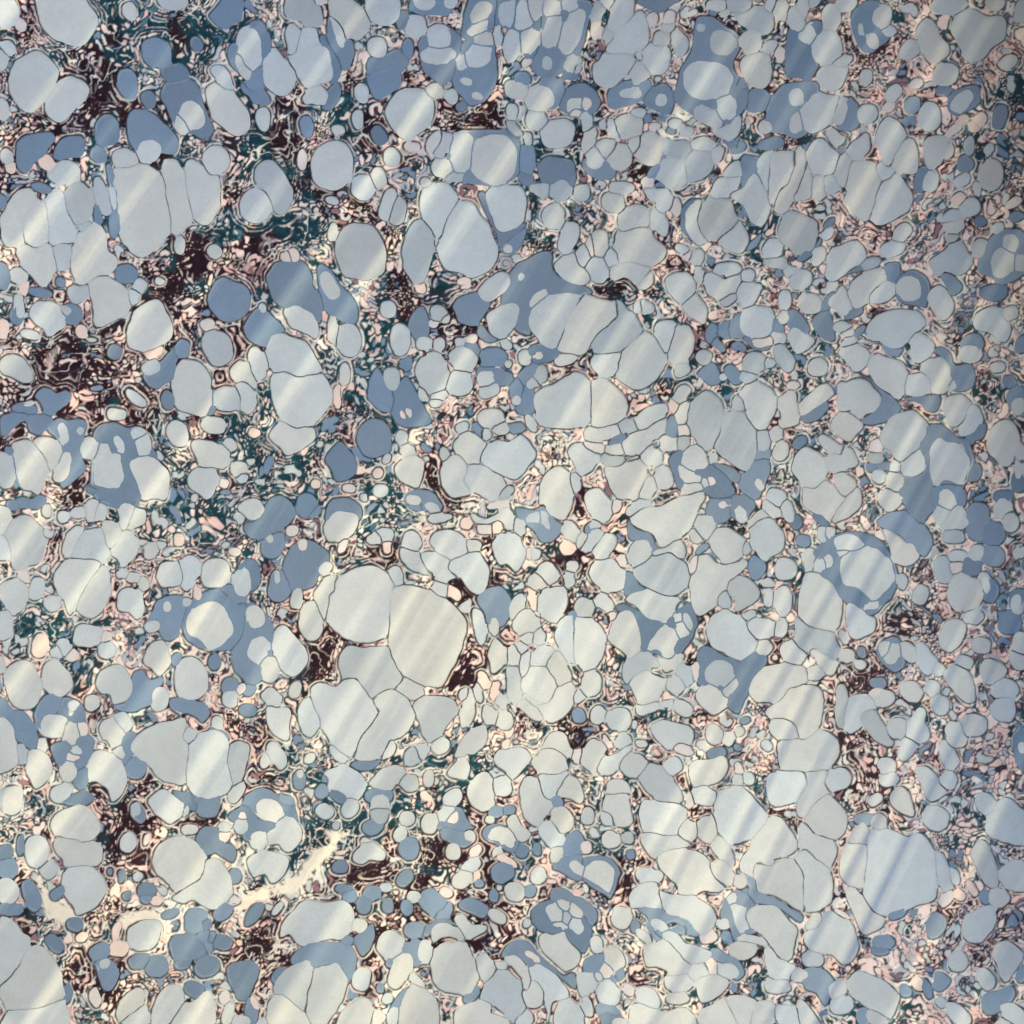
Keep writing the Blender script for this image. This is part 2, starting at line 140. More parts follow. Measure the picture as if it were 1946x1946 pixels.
L 121 28 7 6;L 126 38 7 9;L 117 44 2 4;B 86 77 7 4;Bp 88 88 98 76 108 74 118 80 122 90 110 91;L 106 79 3 1.5;L 157 29 9 12 -15;Lp 144 26 150 22 154 30 158 42 150 36;L 182 45 13 11;L 188 21 10 8 20;Lp 165 66 172 58 184 60 192 66 190 76 182 86 174 80 166 74
B 22 88 5 5;B 35 88 7 5 -30;B 12 91 5 4 40;Lp -4 92 4 91 10 96 8 108 0 118 -6 116;Lp 6 116 14 102 26 99 32 104 38 114 41 124 38 138 28 143 14 146 10 132;L 56 101 4 5;L 43 96 3 6;L 69 98 6 5;Lp 75 92 82 86 86 90 84 100 80 106 76 100;L 89 98 5 7 20
Lp 104 92 108 88 116 90 116 100 112 108 107 110 106 100;Lp 116 94 128 94 128 104 122 108 113 110;Lp 57 126 60 116 68 110 74 112 70 118 62 134 58 134;Lp 70 120 78 113 88 112 92 120 96 130 92 142 80 138 64 136;Lp 92 108 100 104 106 112 104 122 96 130 93 118
Lp 98 126 108 114 116 114 120 124 118 136 108 144 104 138 98 134;Lp 50 150 60 138 76 138 88 142 84 152 72 168 64 186 58 174 50 162;Lp 72 168 84 150 94 146 97 158 95 172 88 184 80 188 70 182;L 125 122 3 2;L 132 130 6 7;L 141 126 4 3;C 157 121 4 6;L 107 150 4 3 -20
Lp 140 144 148 140 156 142 160 150 156 160 144 163 138 156;Lp 156 142 166 134 174 138 174 150 166 164 160 164 158 156;L 184 151 9 14 10;L 126 160 4 6;L 117 154 5 4;Lp 104 168 110 162 118 165 124 170 126 182 122 190 114 184 104 182;L 6 168 11 12;Lp -2 165 10 155 20 158 24 168 22 180 12 186 6 178
L 33 163 6 10 15;L 46 176 7 7;L 21 153 4 5;C 173 168 3 5;Bp 140 182 146 172 156 170 164 176 160 193 144 193;L 147 178 4 5;L 163 175 4 4;L 4 190 6 5;L 4 128 7 10;L 40 116 4 3;B 140 190 6 5
@382 763
L 13 20 11 8 20;Lp 62 26 68 19 76 18 82 22 92 20 99 24 100 32 90 40 80 45 74 46 68 38 61 32;Bp 138 30 142 20 150 16 160 18 166 28 166 42 158 47 152 49 144 46 138 38;Lp -6 38 2 34 12 37 20 40 25 48 22 58 18 60 10 57 0 56;L 27 38 5 6 -50;L 34 58 7 7;L 37 66 4 5
Lp -8 62 4 58 12 62 18 68 18 76 12 84 6 86 0 80 -10 76;L 22 72 3 4;Bp 110 52 114 44 122 37 128 42 136 50 136 60 130 67 120 70 116 62;Lp 33 94 40 86 48 84 54 92 52 100 44 103 38 100;Bp 39 108 50 102 54 92 60 84 70 82 78 88 82 100 76 108 66 116 50 120 42 117
B 64 124 10 12 30;L 81 112 5 5;L 60 119 3 4;B 93 91 9 10;B 99 96 6 4 -45;Bp 110 96 114 88 124 85 134 88 139 96 138 104 120 108 110 104;Lp 108 110 116 98 126 97 136 100 137 108 130 118 118 123 112 122
L 157 78 7 6;L 142 84 3 4;L 130 76 5 4;C 101 73 4 4;L 180 43 7 5;L 176 31 5 6 20;L 163 50 3 5 20;C 155 62 5 4 -40;L 161 116 7 6;L 152 120 6 5;C 163 128 3 4;L 185 122 8 9;Lp 176 128 184 132 194 134 194 146 184 142 177 136
Lp 170 60 174 52 184 48 192 52 195 62 190 74 182 72 174 68;Bp 73 145 78 130 88 122 98 122 108 128 114 134 110 144 104 150 98 162 84 164 76 158;L 90 125 4 5;L 109 145 7 5 -40;L 102 153 5 6 30;L 84 171 5 9 10;L 105 160 10 10 -40
L 13 151 12 13;B 42 152 10 15;L 38 140 3 2;L 36 159 8 13;Bp 18 166 28 160 40 172 36 184 28 188 22 180;B 69 161 9 14;L 67 153 3 6;Lp 100 168 106 156 116 152 120 155 116 164 111 172 110 190 104 186 102 176;L 97 184 11 11
Lp -6 180 2 178 14 175 20 182 22 195 10 205 -5 205;Bp 34 188 38 182 46 177 54 184 60 193 58 205 40 205;L 48 188 8 10;Lp 114 156 126 150 140 144 152 144 164 152 168 165 166 195 160 205 140 210 124 205 111 190 113 170 118 166;L 171 152 6 8 -20
B 188 88 8 8 -10;L 186 87 6 5;L 125 127 3 5 20;C 48 27 4 4;B 149 172 1 1;L 29 131 5 4;L 180 11 3 3
@763 763
L 79 13 10 7;L 75 21 7 5;L 87 24 7 5 10;Bp 92 22 104 20 108 26 98 28;L 113 20 4 9 -30;Bp 100 0 112 4 120 18 122 24 116 22 108 14;Lp 116 0 120 12 124 20 132 18 138 24 144 26 152 22 162 14 166 4 166 -4 120 -8;Lp 166 12 172 22 184 22 192 16 195 -5 168 -5
L 175 27 16 7 -10;B 188 35 9 5 -35;L 54 23 6 4 -30;Lp 46 42 50 34 58 28 68 30 74 36 72 44 68 54 58 54 52 48;Lp 70 46 74 38 84 34 94 36 104 30 114 40 118 46 112 56 106 64 98 68 88 62 78 58 71 52;Lp 35 58 40 50 50 49 56 53 58 60 56 70 60 80 56 82 44 84 38 76
Lp 56 66 62 56 72 55 82 61 90 70 86 80 80 86 74 84 68 81 60 76;L 92 80 7 4 -50;Bp 4 87 8 80 18 77 28 80 34 88 36 94 30 98 16 94 6 92;L 12 86 7 4;L 27 93 7 4 20;L 84 90 10 3 -10;Lp 62 98 72 102 84 98 92 93 98 100 98 110 92 112 84 104 74 106 64 104
C 57 106 5 5;L 72 111 6 4;C 83 110 5 4 -50;L 34 102 10 3 -8;L 37 46 4 5 20;L 22 51 2 2;Lp 145 44 150 38 158 38 164 42 172 47 168 56 160 65 154 62 150 54;L 168 40 8 4 15;L 186 43 9 6;L 184 50 10 6;Lp 168 60 176 52 190 55 196 60 194 76 188 84 182 84 174 72
Lp 120 90 122 74 128 62 138 57 144 60 148 70 150 84 148 94 142 102 137 102 130 98 125 90;L 152 72 5 8 -10;Lp 159 85 164 78 172 77 178 82 184 90 182 100 176 105 168 102 162 94;L 188 92 4 5;Bp 100 94 116 96 124 92 136 104 140 108 134 120 124 122 114 110 104 104
L 104 110 5 7 -20;L 116 102 6 4;L 126 104 3 8 -25;Lp 138 112 144 105 150 106 155 114 152 122 148 124 142 118;B 166 111 7 5 -20;L 168 108 5 3 -20;L 157 121 4 6 15;C 145 127 6 7 -20;L 166 122 5 12 40;L 178 126 8 12 30
Lp 164 150 168 141 176 138 190 138 196 148 194 162 184 167 172 162 166 156;L 149 144 5 5;L 128 149 8 9 -30;L 119 157 7 6;L 146 156 5 7 -20;L 119 132 4 5;L 113 132 2 5
L 10 122 8 10;Lp 26 122 30 113 40 111 50 114 56 120 58 130 50 134 42 137 34 132;Lp 18 134 24 130 32 134 40 138 42 148 48 152 44 156 38 158 32 156 28 148 20 142;Lp 0 130 6 128 14 132 18 136 22 146 26 150 14 148 2 140;L 63 126 7 6
Lp 42 141 54 134 66 132 74 140 77 150 74 162 68 167 60 164 54 156 48 150 42 147;Lp 80 124 84 118 94 116 102 118 108 126 108 136 102 146 98 147 92 142 86 142 82 134;L 34 163 8 5 40;C 47 168 4 7 -40;Bp 66 172 72 164 84 160 92 168 96 178 90 195 76 195 72 182
Lp -2 160 6 156 16 158 26 162 34 172 34 180 22 195 0 200;Lp 34 172 40 170 48 178 58 195 40 205 26 195;Lp 93 180 98 170 106 167 108 176 102 184 96 190;Lp 120 174 124 166 134 162 144 166 145 176 138 190 130 193 122 186;C 115 172 3 10 -10
Lp 100 188 106 182 114 184 122 195 110 205 98 200;L 66 188 6 7;L 82 190 4 4;L 160 180 8 9 -40;L 178 176 9 6 40;Bp 144 188 150 182 158 188 170 195 150 198;L 101 168 3 4
@1145 763
L 42 13 16 8 -35;L 23 22 8 6;Lp 18 38 26 30 40 25 50 17 55 18 54 28 44 36 32 46 22 46;L 12 42 8 5 -30;L 14 51 13 5 -3;L 44 48 9 7 35;L 58 37 7 7;B 60 22 5 9;L 69 16 4 8 25;L 70 25 5 4;L 70 36 5 6;Lp 74 14 78 2 90 -10 102 0 106 12 104 24 98 38 92 44 84 38 77 28
Lp 98 40 100 28 106 12 112 9 122 9 130 20 134 30 132 48 126 60 118 58 108 50;L 140 35 6 9;Lp 122 -4 150 -8 154 6 150 20 144 28 136 28 128 14;L 160 12 8 15 -5;L 152 28 5 6;L 155 44 6 9 25;Bp 133 44 145 42 144 50 134 50;B 172 36 7 4 -35;Bp 172 6 182 8 190 4 180 18 172 22
Bp 58 50 68 42 76 42 92 56 100 56 112 72 114 80 106 85 90 82 80 78 66 78 62 64;Lp 70 48 76 40 84 40 92 50 92 58 84 60 76 60 70 54;Lp 66 57 72 58 80 64 86 66 84 72 74 72 67 66;L 89 72 3 3;L 96 70 3 4 -20;L 77 77 9 5 -15
Bp 98 55 108 56 118 62 119 70 112 68 102 60;Lp 164 58 168 46 176 40 184 42 190 46 196 60 190 72 176 75 168 66;Bp 118 74 124 60 132 52 140 50 146 58 144 68 140 76 136 84 130 84 122 78;L 137 73 4 6 -20;L 54 67 7 11 -8;Lp 0 58 12 56 30 51 38 56 40 64 34 76 28 86 20 86 12 84 6 76;L 40 76 7 10 20
Lp 24 92 34 86 42 90 24 100 20 98;Lp 24 104 34 95 52 92 64 86 78 82 86 80 88 86 84 92 80 104 72 116 60 124 50 127 44 118 34 112 26 108;Bp 90 100 92 88 100 85 112 86 110 96 106 104 96 106;L 104 90 4 3 -20;L 101 101 3 2 -30;Bp 110 88 118 82 126 84 132 90 128 98 122 106 114 102 110 96;L 120 99 5 7 -25;L 114 91 2 2
L 90 109 8 10;L 82 118 5 6;Lp 94 122 98 114 106 110 116 114 124 120 124 128 118 138 108 142 102 138 96 130;Lp 128 106 134 97 140 96 145 100 138 104 130 110;Lp 130 112 136 105 146 103 154 112 158 120 156 130 146 136 140 139 134 130 131 122;L 152 83 8 7 30;L 147 94 9 5 40;L 162 97 5 9 -15
Lp 172 86 178 76 190 72 196 80 192 94 184 98 178 92;L 126 128 4 5;B 168 106 5 6;B 174 122 6 5;Bp 21 104 26 110 40 116 46 126 50 130 42 134 30 122 22 118;L 33 132 10 12;L 17 139 4 7;Lp 44 132 54 128 62 122 70 124 72 132 68 136 58 132 46 136
Lp 27 150 36 138 48 134 60 132 70 140 74 150 72 162 62 169 50 166 38 160;Bp 19 152 25 148 32 158 36 162 28 168 19 170;Lp -4 148 4 139 12 142 18 152 18 162 10 168 0 164;Lp 20 174 30 166 40 164 50 168 66 172 64 180 56 192 46 192 38 190 30 180;L 67 179 2.5 2.5;L 22 191 10 8
Lp 76 158 82 142 92 134 100 142 112 140 124 138 126 144 116 152 110 158 104 170 94 182 84 188 78 178 77 168;Lp 110 162 116 154 124 153 134 160 136 170 126 178 118 182 112 174;C 115 172 3 7;L 106 172 6 7 -45;L 80 143 4 7 20;B 87 129 7 3 -45
Bp 128 142 132 134 140 140 142 146 138 154 132 156;L 159 146 9 10;L 180 138 5 10;Bp 186 130 196 122 200 135 196 150 184 146 178 148;L 158 174 7 13;L 145 170 4 9;Lp 168 176 172 158 180 151 192 154 196 165 196 185 186 192 172 184;L 145 159 4 5
Lp 96 192 104 183 112 184 116 190 110 200 98 200;L 5 128 6 11 20;L 8 178 6 6;L 68 189 3 3;L 74 190 3 5
@1526 763
Lp 24 21 28 13 36 10 46 14 52 21 46 28 40 34 32 30;L 25 39 14 5 40;Lp 20 50 28 42 40 40 44 48 46 54 38 58 28 62 22 58;Lp 69 26 74 16 82 10 94 8 102 12 108 20 108 30 100 40 92 48 84 52 76 44 70 36
L 64 39 5 6;L 63 50 6 5;L 65 66 5 6;L 79 57 4 5;L 79 71 7 8 -20;Lp 86 60 92 48 102 42 106 48 106 58 100 64 90 66;Bp 108 22 120 22 134 32 142 34 146 46 146 60 140 72 112 74 116 92 108 100 100 106 88 90 82 80 84 66 100 66 108 56 100 44
Lp 111 50 112 40 120 33 128 36 136 36 142 44 145 55 143 66 140 73 130 70 122 70 116 75 112 66
Lp 65 86 70 78 78 78 86 84 82 92 74 96 68 92;L 87 79 2.5 2.5;B 126 84 16 11;L 127 86 7 9 -15;Lp 122 12 126 2 140 0 148 8 144 22 136 28 130 22;Lp 136 28 142 14 148 4 154 8 156 18 150 26 140 30;Lp 161 38 164 24 172 17 180 17 186 26 187 38 182 52 176 57 168 52 162 46
L 190 48 4 9 10;Lp 0 76 10 76 22 70 32 80 38 84 32 92 24 104 16 98 10 98 0 90;Lp 27 66 32 61 40 64 46 70 44 78 37 82 32 76;Lp 38 84 48 76 50 86 48 94 36 102 26 104 30 92;L 5 56 15 14;Bp 8 100 16 96 22 106 20 109 12 105
Bp 64 106 72 98 86 95 94 100 100 106 108 112 112 125 106 136 98 130 92 124 84 116 74 112 68 110;L 16 115 4 7 -20;L 22 114 6 4 -40;Bp 16 124 26 116 46 114 62 118 72 128 80 144 78 166 68 180 56 186 40 180 30 170 22 156 6 148 10 134;L 40 124 13 8 8;L 14 144 4.5 5;L 23 140 3.5 6 -15
Lp 33 144 38 134 50 128 60 127 70 132 78 144 78 154 74 164 64 173 54 168 46 162 36 160 33 152;L 61 178 7 3 -5;L 36 133 5 2 -10;Lp 70 112 80 115 90 124 96 124 100 130 100 138 90 143 80 140 76 128;L 67 116 5 3 20;L 4 138 5 7
L 122 100 8 9;Lp 120 108 128 96 138 92 144 102 146 108 138 111 126 112;B 152 105 9 17;B 164 115 10 10;L 131 119 10 6;B 174 84 8 6;L 174 94 7 9 30;L 180 105 7 8;B 188 70 6 10;L 189 58 4 10;B 165 136 9 9;L 152 133 6 7;L 135 136 8 5;L 133 145 7 4;B 146 145 8 8
L 121 147 7 11;Lp 126 168 130 154 140 151 148 160 144 172 136 183 130 178;Lp 140 172 148 158 156 158 158 168 150 182 140 184;L 158 158 5 9 -20;B 163 165 6 11;L 101 169 6 8 20;L 85 157 4 7;Lp 0 154 8 150 18 155 26 162 32 172 32 184 26 200 0 200 -4 180
L 45 184 9 8;B 187 173 7 10;L 187 178 5 9;L 148 187 8 8 -40;Bp 142 24 158 20 156 30 146 34;B 149 62 5 8;B 72 57 6 4;B 59 58 4 4
@0 1145
L 4 20 9 12;Lp 12 0 18 12 22 6 26 -4;C 36 38 6 10 10;Lp 67 28 70 20 76 18 84 20 90 22 88 32 82 38 72 37 67 34;L 95 42 8 7 20;L 94 30 5 4 -40;L 57 38 6 7;L 50 43 5 4;L 64 45 5 5;Bp 140 -4 164 -4 158 22 156 30 146 33 140 24 132 22 134 12;L 135 21 6 5 -20;L 147 18 1.5 2;L 147 3 4 5
B 190 16 28 26;Lp 164 22 166 8 178 1 190 1 200 10 204 24 198 34 190 40 182 42 176 34 168 30;L 1 54 4 8;Lp 5 66 12 55 20 51 28 54 34 62 38 74 34 88 28 92 16 90 10 80;Lp 40 56 44 50 50 50 56 56 64 66 62 76 54 83 46 78 40 70
Bp 32 98 36 88 42 80 50 79 54 84 52 94 46 104 38 112 34 108;Bp 50 100 56 84 64 82 72 88 75 98 76 112 82 120 80 132 72 146 60 150 50 138 46 124 58 120 66 112 52 96;L 48 108 12 10;L 62 114 6 9;L 73 111 4 6;L 66 89 4 4 40;L 64 97 1.3 1.3;L 63 134 5 3;L 66 129 4 3
L 82 88 6 7;Lp 87 70 90 60 98 56 106 56 112 62 116 70 115 80 108 86 100 88 98 80 90 78;Bp 100 90 110 86 116 74 118 62 126 60 132 68 142 64 143 72 136 76 134 88 122 94 108 94;Lp 127 46 132 38 138 34 144 34 148 42 150 50 146 58 140 64 134 58 128 54
L 141 84 8 10;Lp 154 60 160 50 168 48 176 52 182 62 182 76 174 84 162 86 156 80;Bp 152 84 168 86 178 88 184 96 178 104 172 100 164 97 152 94;L 161 94 5 1.5;B 188 52 5 6;B 155 50 4 6 30;L 109 104 7 9 -30;Lp 88 110 92 102 102 101 108 106 111 112 106 124 100 127 96 120 90 118
Bp -4 82 6 84 12 94 22 94 28 104 34 120 30 128 24 124 14 118 8 104 -2 98;Lp -6 100 4 100 12 110 14 124 16 138 10 145 0 148 -8 140;L 8 107 5 4 40;L 20 132 4 9 -5;Lp 26 130 34 128 42 134 46 144 42 154 34 162 28 154 24 146;B 112 128 8 16 20;L 106 131 4 5 -20;B 118 144 9 10
Lp 76 150 78 136 84 130 94 131 104 136 110 148 111 158 106 166 98 172 96 162 86 156 78 156;L 60 147 7 8 -20;B 71 152 7 9;L 54 165 9 7 -40;Bp 50 172 60 168 72 164 82 168 80 174 66 176;Lp 115 124 122 114 136 106 140 104 152 102 162 100 161 114 158 116 164 126 162 150 160 158 150 156 138 150 130 142 121 138 114 126
L 165 115 6 6;Lp 166 124 172 116 184 112 196 116 201 128 200 138 204 156 196 168 184 170 170 166 164 152;L 190 106 5 6;L 12 172 9 13 10;Lp 48 188 56 180 68 176 78 178 86 190 86 204 60 210 48 200;L 120 180 4 6;Lp 132 174 136 166 144 163 152 168 162 178 160 184 150 192 140 186;Bp 152 164 164 166 176 174 168 180 158 178;Bp 164 168 180 171 193 168 190 184 178 186 172 176;L 162 181 3 4;L 2 172 2 8
@382 1145
Bp 34 10 46 2 56 8 62 22 62 40 60 60 48 70 42 70 30 56 28 44 32 26;L 49 16 7 11;Lp 41 40 44 32 54 30 59 36 58 44 52 52 48 54 42 48;L 60 59 8 11 10;Lp 63 40 64 26 72 20 78 24 90 38 94 48 92 56 82 64 74 60 66 50;L 97 16 10 17 -5;G 79 44 9 8
Lp 112 18 112 -5 140 -25 165 -8 165 10 162 32 152 38 136 40 126 36 116 36 112 28;Lp 124 44 130 38 140 40 152 38 164 38 166 48 172 60 178 66 172 74 150 82 146 78 140 72 136 66 126 66 122 54;G 125 2 4 4;G 140 6 5 4
Lp 166 -8 180 -16 200 -12 225 6 232 20 228 40 218 58 210 72 200 72 190 70 178 62 170 52 164 38 165 20;Lp 99 86 98 76 106 70 118 74 126 68 138 66 142 74 152 88 160 92 150 110 136 130 122 132 112 118 105 104 102 96;Lp 150 86 156 78 166 74 178 80 184 92 184 106 174 118 164 118 164 126 156 134 142 137 134 134 136 118 150 100
Lp 172 68 180 64 192 72 194 80 184 84 170 76;G 126 79 5 7;G 135 104 8 6;L 83 76 5 8 20;Lp 86 92 92 84 98 86 103 98 104 106 98 116 90 112 86 102;L 62 83 9 7 40;Lp 57 94 62 92 66 94 76 92 78 104 76 118 70 118 62 112 58 104
B 26 72 7 8;B 43 76 5 5;L 36 74 3 5;L 27 84 6 8 -20;B 42 94 7 6 30;B 12 54 4 5;Lp 57 128 60 122 66 124 74 134 74 142 70 146 64 140 58 136;L 57 139 4 6;L 10 106 5 5;Lp 24 130 32 122 42 124 44 130 40 142 38 150 30 158 26 148 24 138;Lp -12 118 6 116 20 118 24 124 26 150 24 160 14 170 0 169 -14 164
L 33 165 5 10 35;B 87 154 5 8;L 87 149 3 4;L 96 136 5 4;L 120 132 9 5 45;Lp 108 148 118 144 126 142 134 146 142 152 144 160 138 170 128 168 120 162 112 164 112 154;B 106 164 5 6 20;B 120 168 7 4 30;L 108 182 7 6 40;Bp 134 138 144 138 158 136 150 144 140 146 132 142
Lp 148 156 156 146 164 142 174 142 178 148 170 158 162 164 152 162;L 183 156 8 7;B 155 168 12 6;L 156 175 8 7;L 156 186 7 6;L 136 180 8 6 20;L 181 188 7 6;L 184 135 7 7;Bp 40 168 56 162 68 170 80 178 84 192 70 195 52 184 42 182;L 60 181 12 9 10;Bp 24 188 30 178 40 174 46 184 48 194 26 195
L 36 185 3 3;L 35 195 6 6;L 78 192 10 6;B 74 173 6 5 20;L 164 128 5 7 40;Lp 190 82 194 80 196 95 190 100 186 92;B 16 116 10 4 30
@763 1145
G 40 22 11 13;G 12 20 8 6;G 38 48 8 10;G 18 58 6 8;Lp 62 6 68 5 72 14 74 28 70 38 66 32 62 16;L 81 20 4 8;Bp 70 -4 90 -8 94 6 92 18 84 28 78 34 74 26;Lp 77 42 82 32 88 36 92 46 88 56 80 62 78 54
L 104 20 11 12;L 106 26 8 8;L 111 30 6 5 -40;L 104 40 5 5;L 98 48 5 10;Lp 92 58 100 54 103 64 105 78 100 88 94 82 91 68;L 108 54 5 12;Lp 113 46 120 38 130 38 134 44 122 58 112 56;Lp 104 72 108 60 116 52 124 54 132 64 134 78 128 87 118 84 108 78
Lp 126 50 132 40 142 50 148 64 140 72 134 68 128 58;Lp 108 78 112 82 120 88 128 88 134 76 144 70 152 74 150 90 140 100 128 104 120 96 112 86;L 112 94 12 5 40;Lp 134 28 140 16 150 12 152 30 150 52 142 44 136 36;Lp 148 16 156 14 168 16 176 28 176 44 168 56 158 58 150 46 147 30
L 166 70 9 11;Lp 13 96 12 88 22 82 34 82 44 84 48 96 40 108 32 118 24 122 18 116 14 104;L 54 80 5 5;Lp 52 92 58 76 62 80 64 92 60 104 52 110 51 100;L 76 98 6 7;L 90 102 7 8 20;Lp 46 134 50 122 60 110 68 106 74 112 72 124 64 132 56 132
L 68 80 3 8 -20;L 88 86 4 5 -20;C 82 77 3 8 15;C 72 68 4 8 -30;L 34 126 8 6 -30;L 9 134 7 6;L 17 130 6 6;L 6 156 7 7;L 24 152 4 7;Lp 40 148 46 140 54 136 59 144 56 154 48 154;Lp 57 160 64 152 72 148 78 154 80 168 81 176 72 182 64 178 58 170
Lp 81 136 86 130 92 130 98 128 106 128 112 134 108 144 98 154 92 148 84 142;L 88 160 8 8;Lp 114 140 122 130 132 128 142 136 146 146 134 150 122 150;Lp 122 128 128 116 136 112 144 118 147 134 138 130 130 126;Lp 122 150 134 150 146 148 140 160 134 168 128 170 124 162
Lp 103 166 106 156 112 152 120 156 122 168 132 174 126 184 118 193 110 188 104 178;Lp 136 166 142 156 150 152 156 156 158 170 154 176 146 170;Bp 128 174 136 166 142 174 136 182 130 182;L 140 186 9 9;B 155 99 6 7;L 172 98 6 9 20;Lp 178 104 184 94 192 92 196 110 186 108
Lp 157 134 162 122 170 119 178 126 174 136 172 150 164 146 158 140;Lp 174 144 176 134 184 130 192 132 188 144 178 150;L 153 134 3 6;L 44 170 9 6 -35;Bp 34 190 40 180 52 178 60 190 64 196 34 196;L 46 187 5 5;L 162 186 6 7;Lp 176 176 180 168 192 162 200 170 200 190 188 194 178 184;L 156 82 5 5 -40;L 180 120 2 6 -30
B 82 182 6 5;L 78 189 4 3;L 25 190 6 6;L 5 188 6 6;L 100 188 6 4;B 94 180 5 4;L 121 30 5 6 20
@1145 1145
Lp 5 28 8 18 18 9 26 9 32 20 34 36 30 46 24 49 18 44 10 38 5 34;Lp 40 40 44 32 52 22 60 21 66 30 64 40 62 46 56 48 50 43 42 43;Bp 12 6 20 2 50 16 74 0 82 14 78 30 72 40 60 50 48 46 34 45 32 30 30 18;L 70 24 4 7 -20;L 75 17 3 7 -20;L 67 13 3 3;L 9 13 3 3
Lp 17 60 20 52 32 45 42 46 50 56 40 58 30 62 22 69 18 66;Lp 52 56 50 50 58 50 70 43 71 48 62 58 55 61;Lp 25 72 28 64 36 60 46 64 56 68 55 76 46 86 36 92 30 82;L 65 72 7 9 20;L 72 63 6 10 -20;L 40 92 10 5 -25;L 70 92 9 6 30;L 57 88 5 3
Lp 90 28 94 14 106 6 116 10 122 14 126 24 132 32 132 40 122 50 112 49 104 44 96 40;L 128 10 6 3 -30;L 139 22 12 9;L 156 22 4 8 15;L 168 21 6 9;Lp 172 30 174 14 184 13 194 20 196 34 188 42 180 44;L 166 44 12 10 25;L 140 40 6 7 30
Bp 84 42 92 38 102 46 114 50 120 52 132 42 142 48 140 58 132 68 124 86 118 96 108 90 96 76 84 72 82 56;L 102 62 12 11;L 91 59 3 4;L 112 75 4 8 40;L 90 72 1.5 1.5;Lp 82 84 86 76 94 74 104 80 110 88 104 94 96 98 90 94;L 82 60 3 8
Lp 128 78 132 66 142 57 156 54 170 56 180 62 176 70 164 76 156 86 146 87 134 86;Lp 142 96 156 86 166 76 178 72 192 78 190 100 182 114 172 118 168 108 158 102 148 100;L 158 110 12 9 30;L 187 62 7 6;L 15 102 11 10;L 18 120 7 5 -20;L 34 122 5 3
Lp 42 110 50 104 60 104 70 106 78 112 76 122 66 122 56 128 50 122;L 70 128 8 4 10;L 96 115 7 8;L 109 119 5 6 30;L 119 113 4 4;B 98 131 8 5 -10;B 118 127 4 3;L 143 124 4 5;B 124 103 5 3 -20;L 27 141 11 10;Lp -4 140 4 134 14 130 24 124 20 134 12 146 4 151 -6 148
Lp 35 160 32 150 40 140 54 144 66 160 68 172 54 174 44 168;L 14 162 10 8;Lp 2 180 8 168 16 166 24 174 28 186 22 194 10 195;L 62 142 8 7 40;Lp 76 144 80 138 92 136 104 134 109 142 104 152 92 158 80 160;L 88 169 10 8;Lp 96 180 102 164 112 160 124 162 134 172 142 182 140 198 110 210 100 195
L 118 144 3 5 -20;L 117 154 4 4;L 127 153 4 5;L 75 173 3 6;Lp 33 180 38 172 48 174 60 174 68 178 72 184 64 200 40 202 32 192;L 77 191 7 5;Lp 152 124 160 118 176 122 188 112 200 116 206 130 196 144 176 147 158 148 154 138;Lp 145 150 160 147 176 150 182 160 170 172 150 178 144 166
Lp 180 150 196 146 200 160 190 176 176 186 170 180;G 172 134 9 7 -30;Lp 170 186 180 182 196 172 205 190 200 205 170 205;L 150 188 10 6;L 4 188 6 6
@1526 1145
Lp 36 14 38 3 46 3 56 10 62 14 60 24 52 30 42 32 38 24;Lp -8 14 0 12 14 18 24 24 30 40 26 48 20 44 10 40 4 44 -6 40;Lp 8 44 12 41 20 44 26 50 30 54 24 64 16 56;L 37 46 6 6 -30;B 50 43 4 5;L 71 40 5 6;Bp 64 42 70 34 82 32 88 52 80 60 70 54
L 78 46 6 9 20;L 92 43 6 9 -20;Lp 100 40 104 34 110 42 116 50 108 64 102 58;L 129 28 10 14 30;G 129 27 5 8 30;L 155 37 8 7;L 118 59 4 6 20;L 112 75 6 7;Lp 123 66 128 56 136 55 144 62 148 74 150 84 142 86 132 78;L 140 52 7 6 30;Lp 156 54 162 48 172 52 176 60 170 68 160 72 156 66
L 187 50 6 9 -20;L 190 35 7 9;B 180 18 9 10;L 184 4 6 6;B 66 70 7 5;L 71 84 9 7 -20;L 64 80 5 5;Lp 36 112 36 96 42 82 54 80 62 86 60 94 50 96 48 108 40 114;L 32 90 5 20 5;Lp 50 100 56 95 64 97 70 106 76 118 78 124 72 126 62 120 54 110
Lp -6 84 0 74 10 76 26 78 28 86 24 96 14 104 4 112 -6 115;Lp -4 120 14 113 24 122 32 136 36 146 24 152 10 160 -4 160;L 94 78 8 10 -30;L 119 89 7 8;L 83 110 8 9;Lp 90 112 98 94 104 93 106 104 109 114 104 122 92 120;Lp 83 132 87 120 94 118 98 124 94 132 88 138 84 137
L 72 142 7 7;L 132 114 8 12 -30;L 148 107 10 10;Lp 163 92 168 86 180 82 184 92 180 102 170 103 164 98;Lp 163 80 170 70 180 68 187 76 182 84 172 84;Lp 118 130 120 120 126 124 134 134 136 140 130 146 124 142;L 127 155 7 7;Lp 96 146 104 142 112 146 120 158 124 164 114 172 108 170 102 158
L 74 155 8 5 -20;L 62 172 7 4 -40;Lp 76 170 80 162 88 162 94 172 95 186 86 182 78 176;L 115 188 11 11;Bp 182 122 186 112 194 108 196 150 186 140;L 191 128 4 6;L 28 154 14 9 -20;Lp 4 170 10 162 20 164 24 166 12 176 4 180;Lp 2 195 8 176 22 168 32 176 38 192 30 205 4 210
L 160 176 8 10 -30;Lp 160 194 166 180 176 170 188 176 200 192 196 210 164 205;L 150 6 7 5 -45;L 49 54 5 4;B 56 190 12 5;L 66 190 7 4
@0 1526
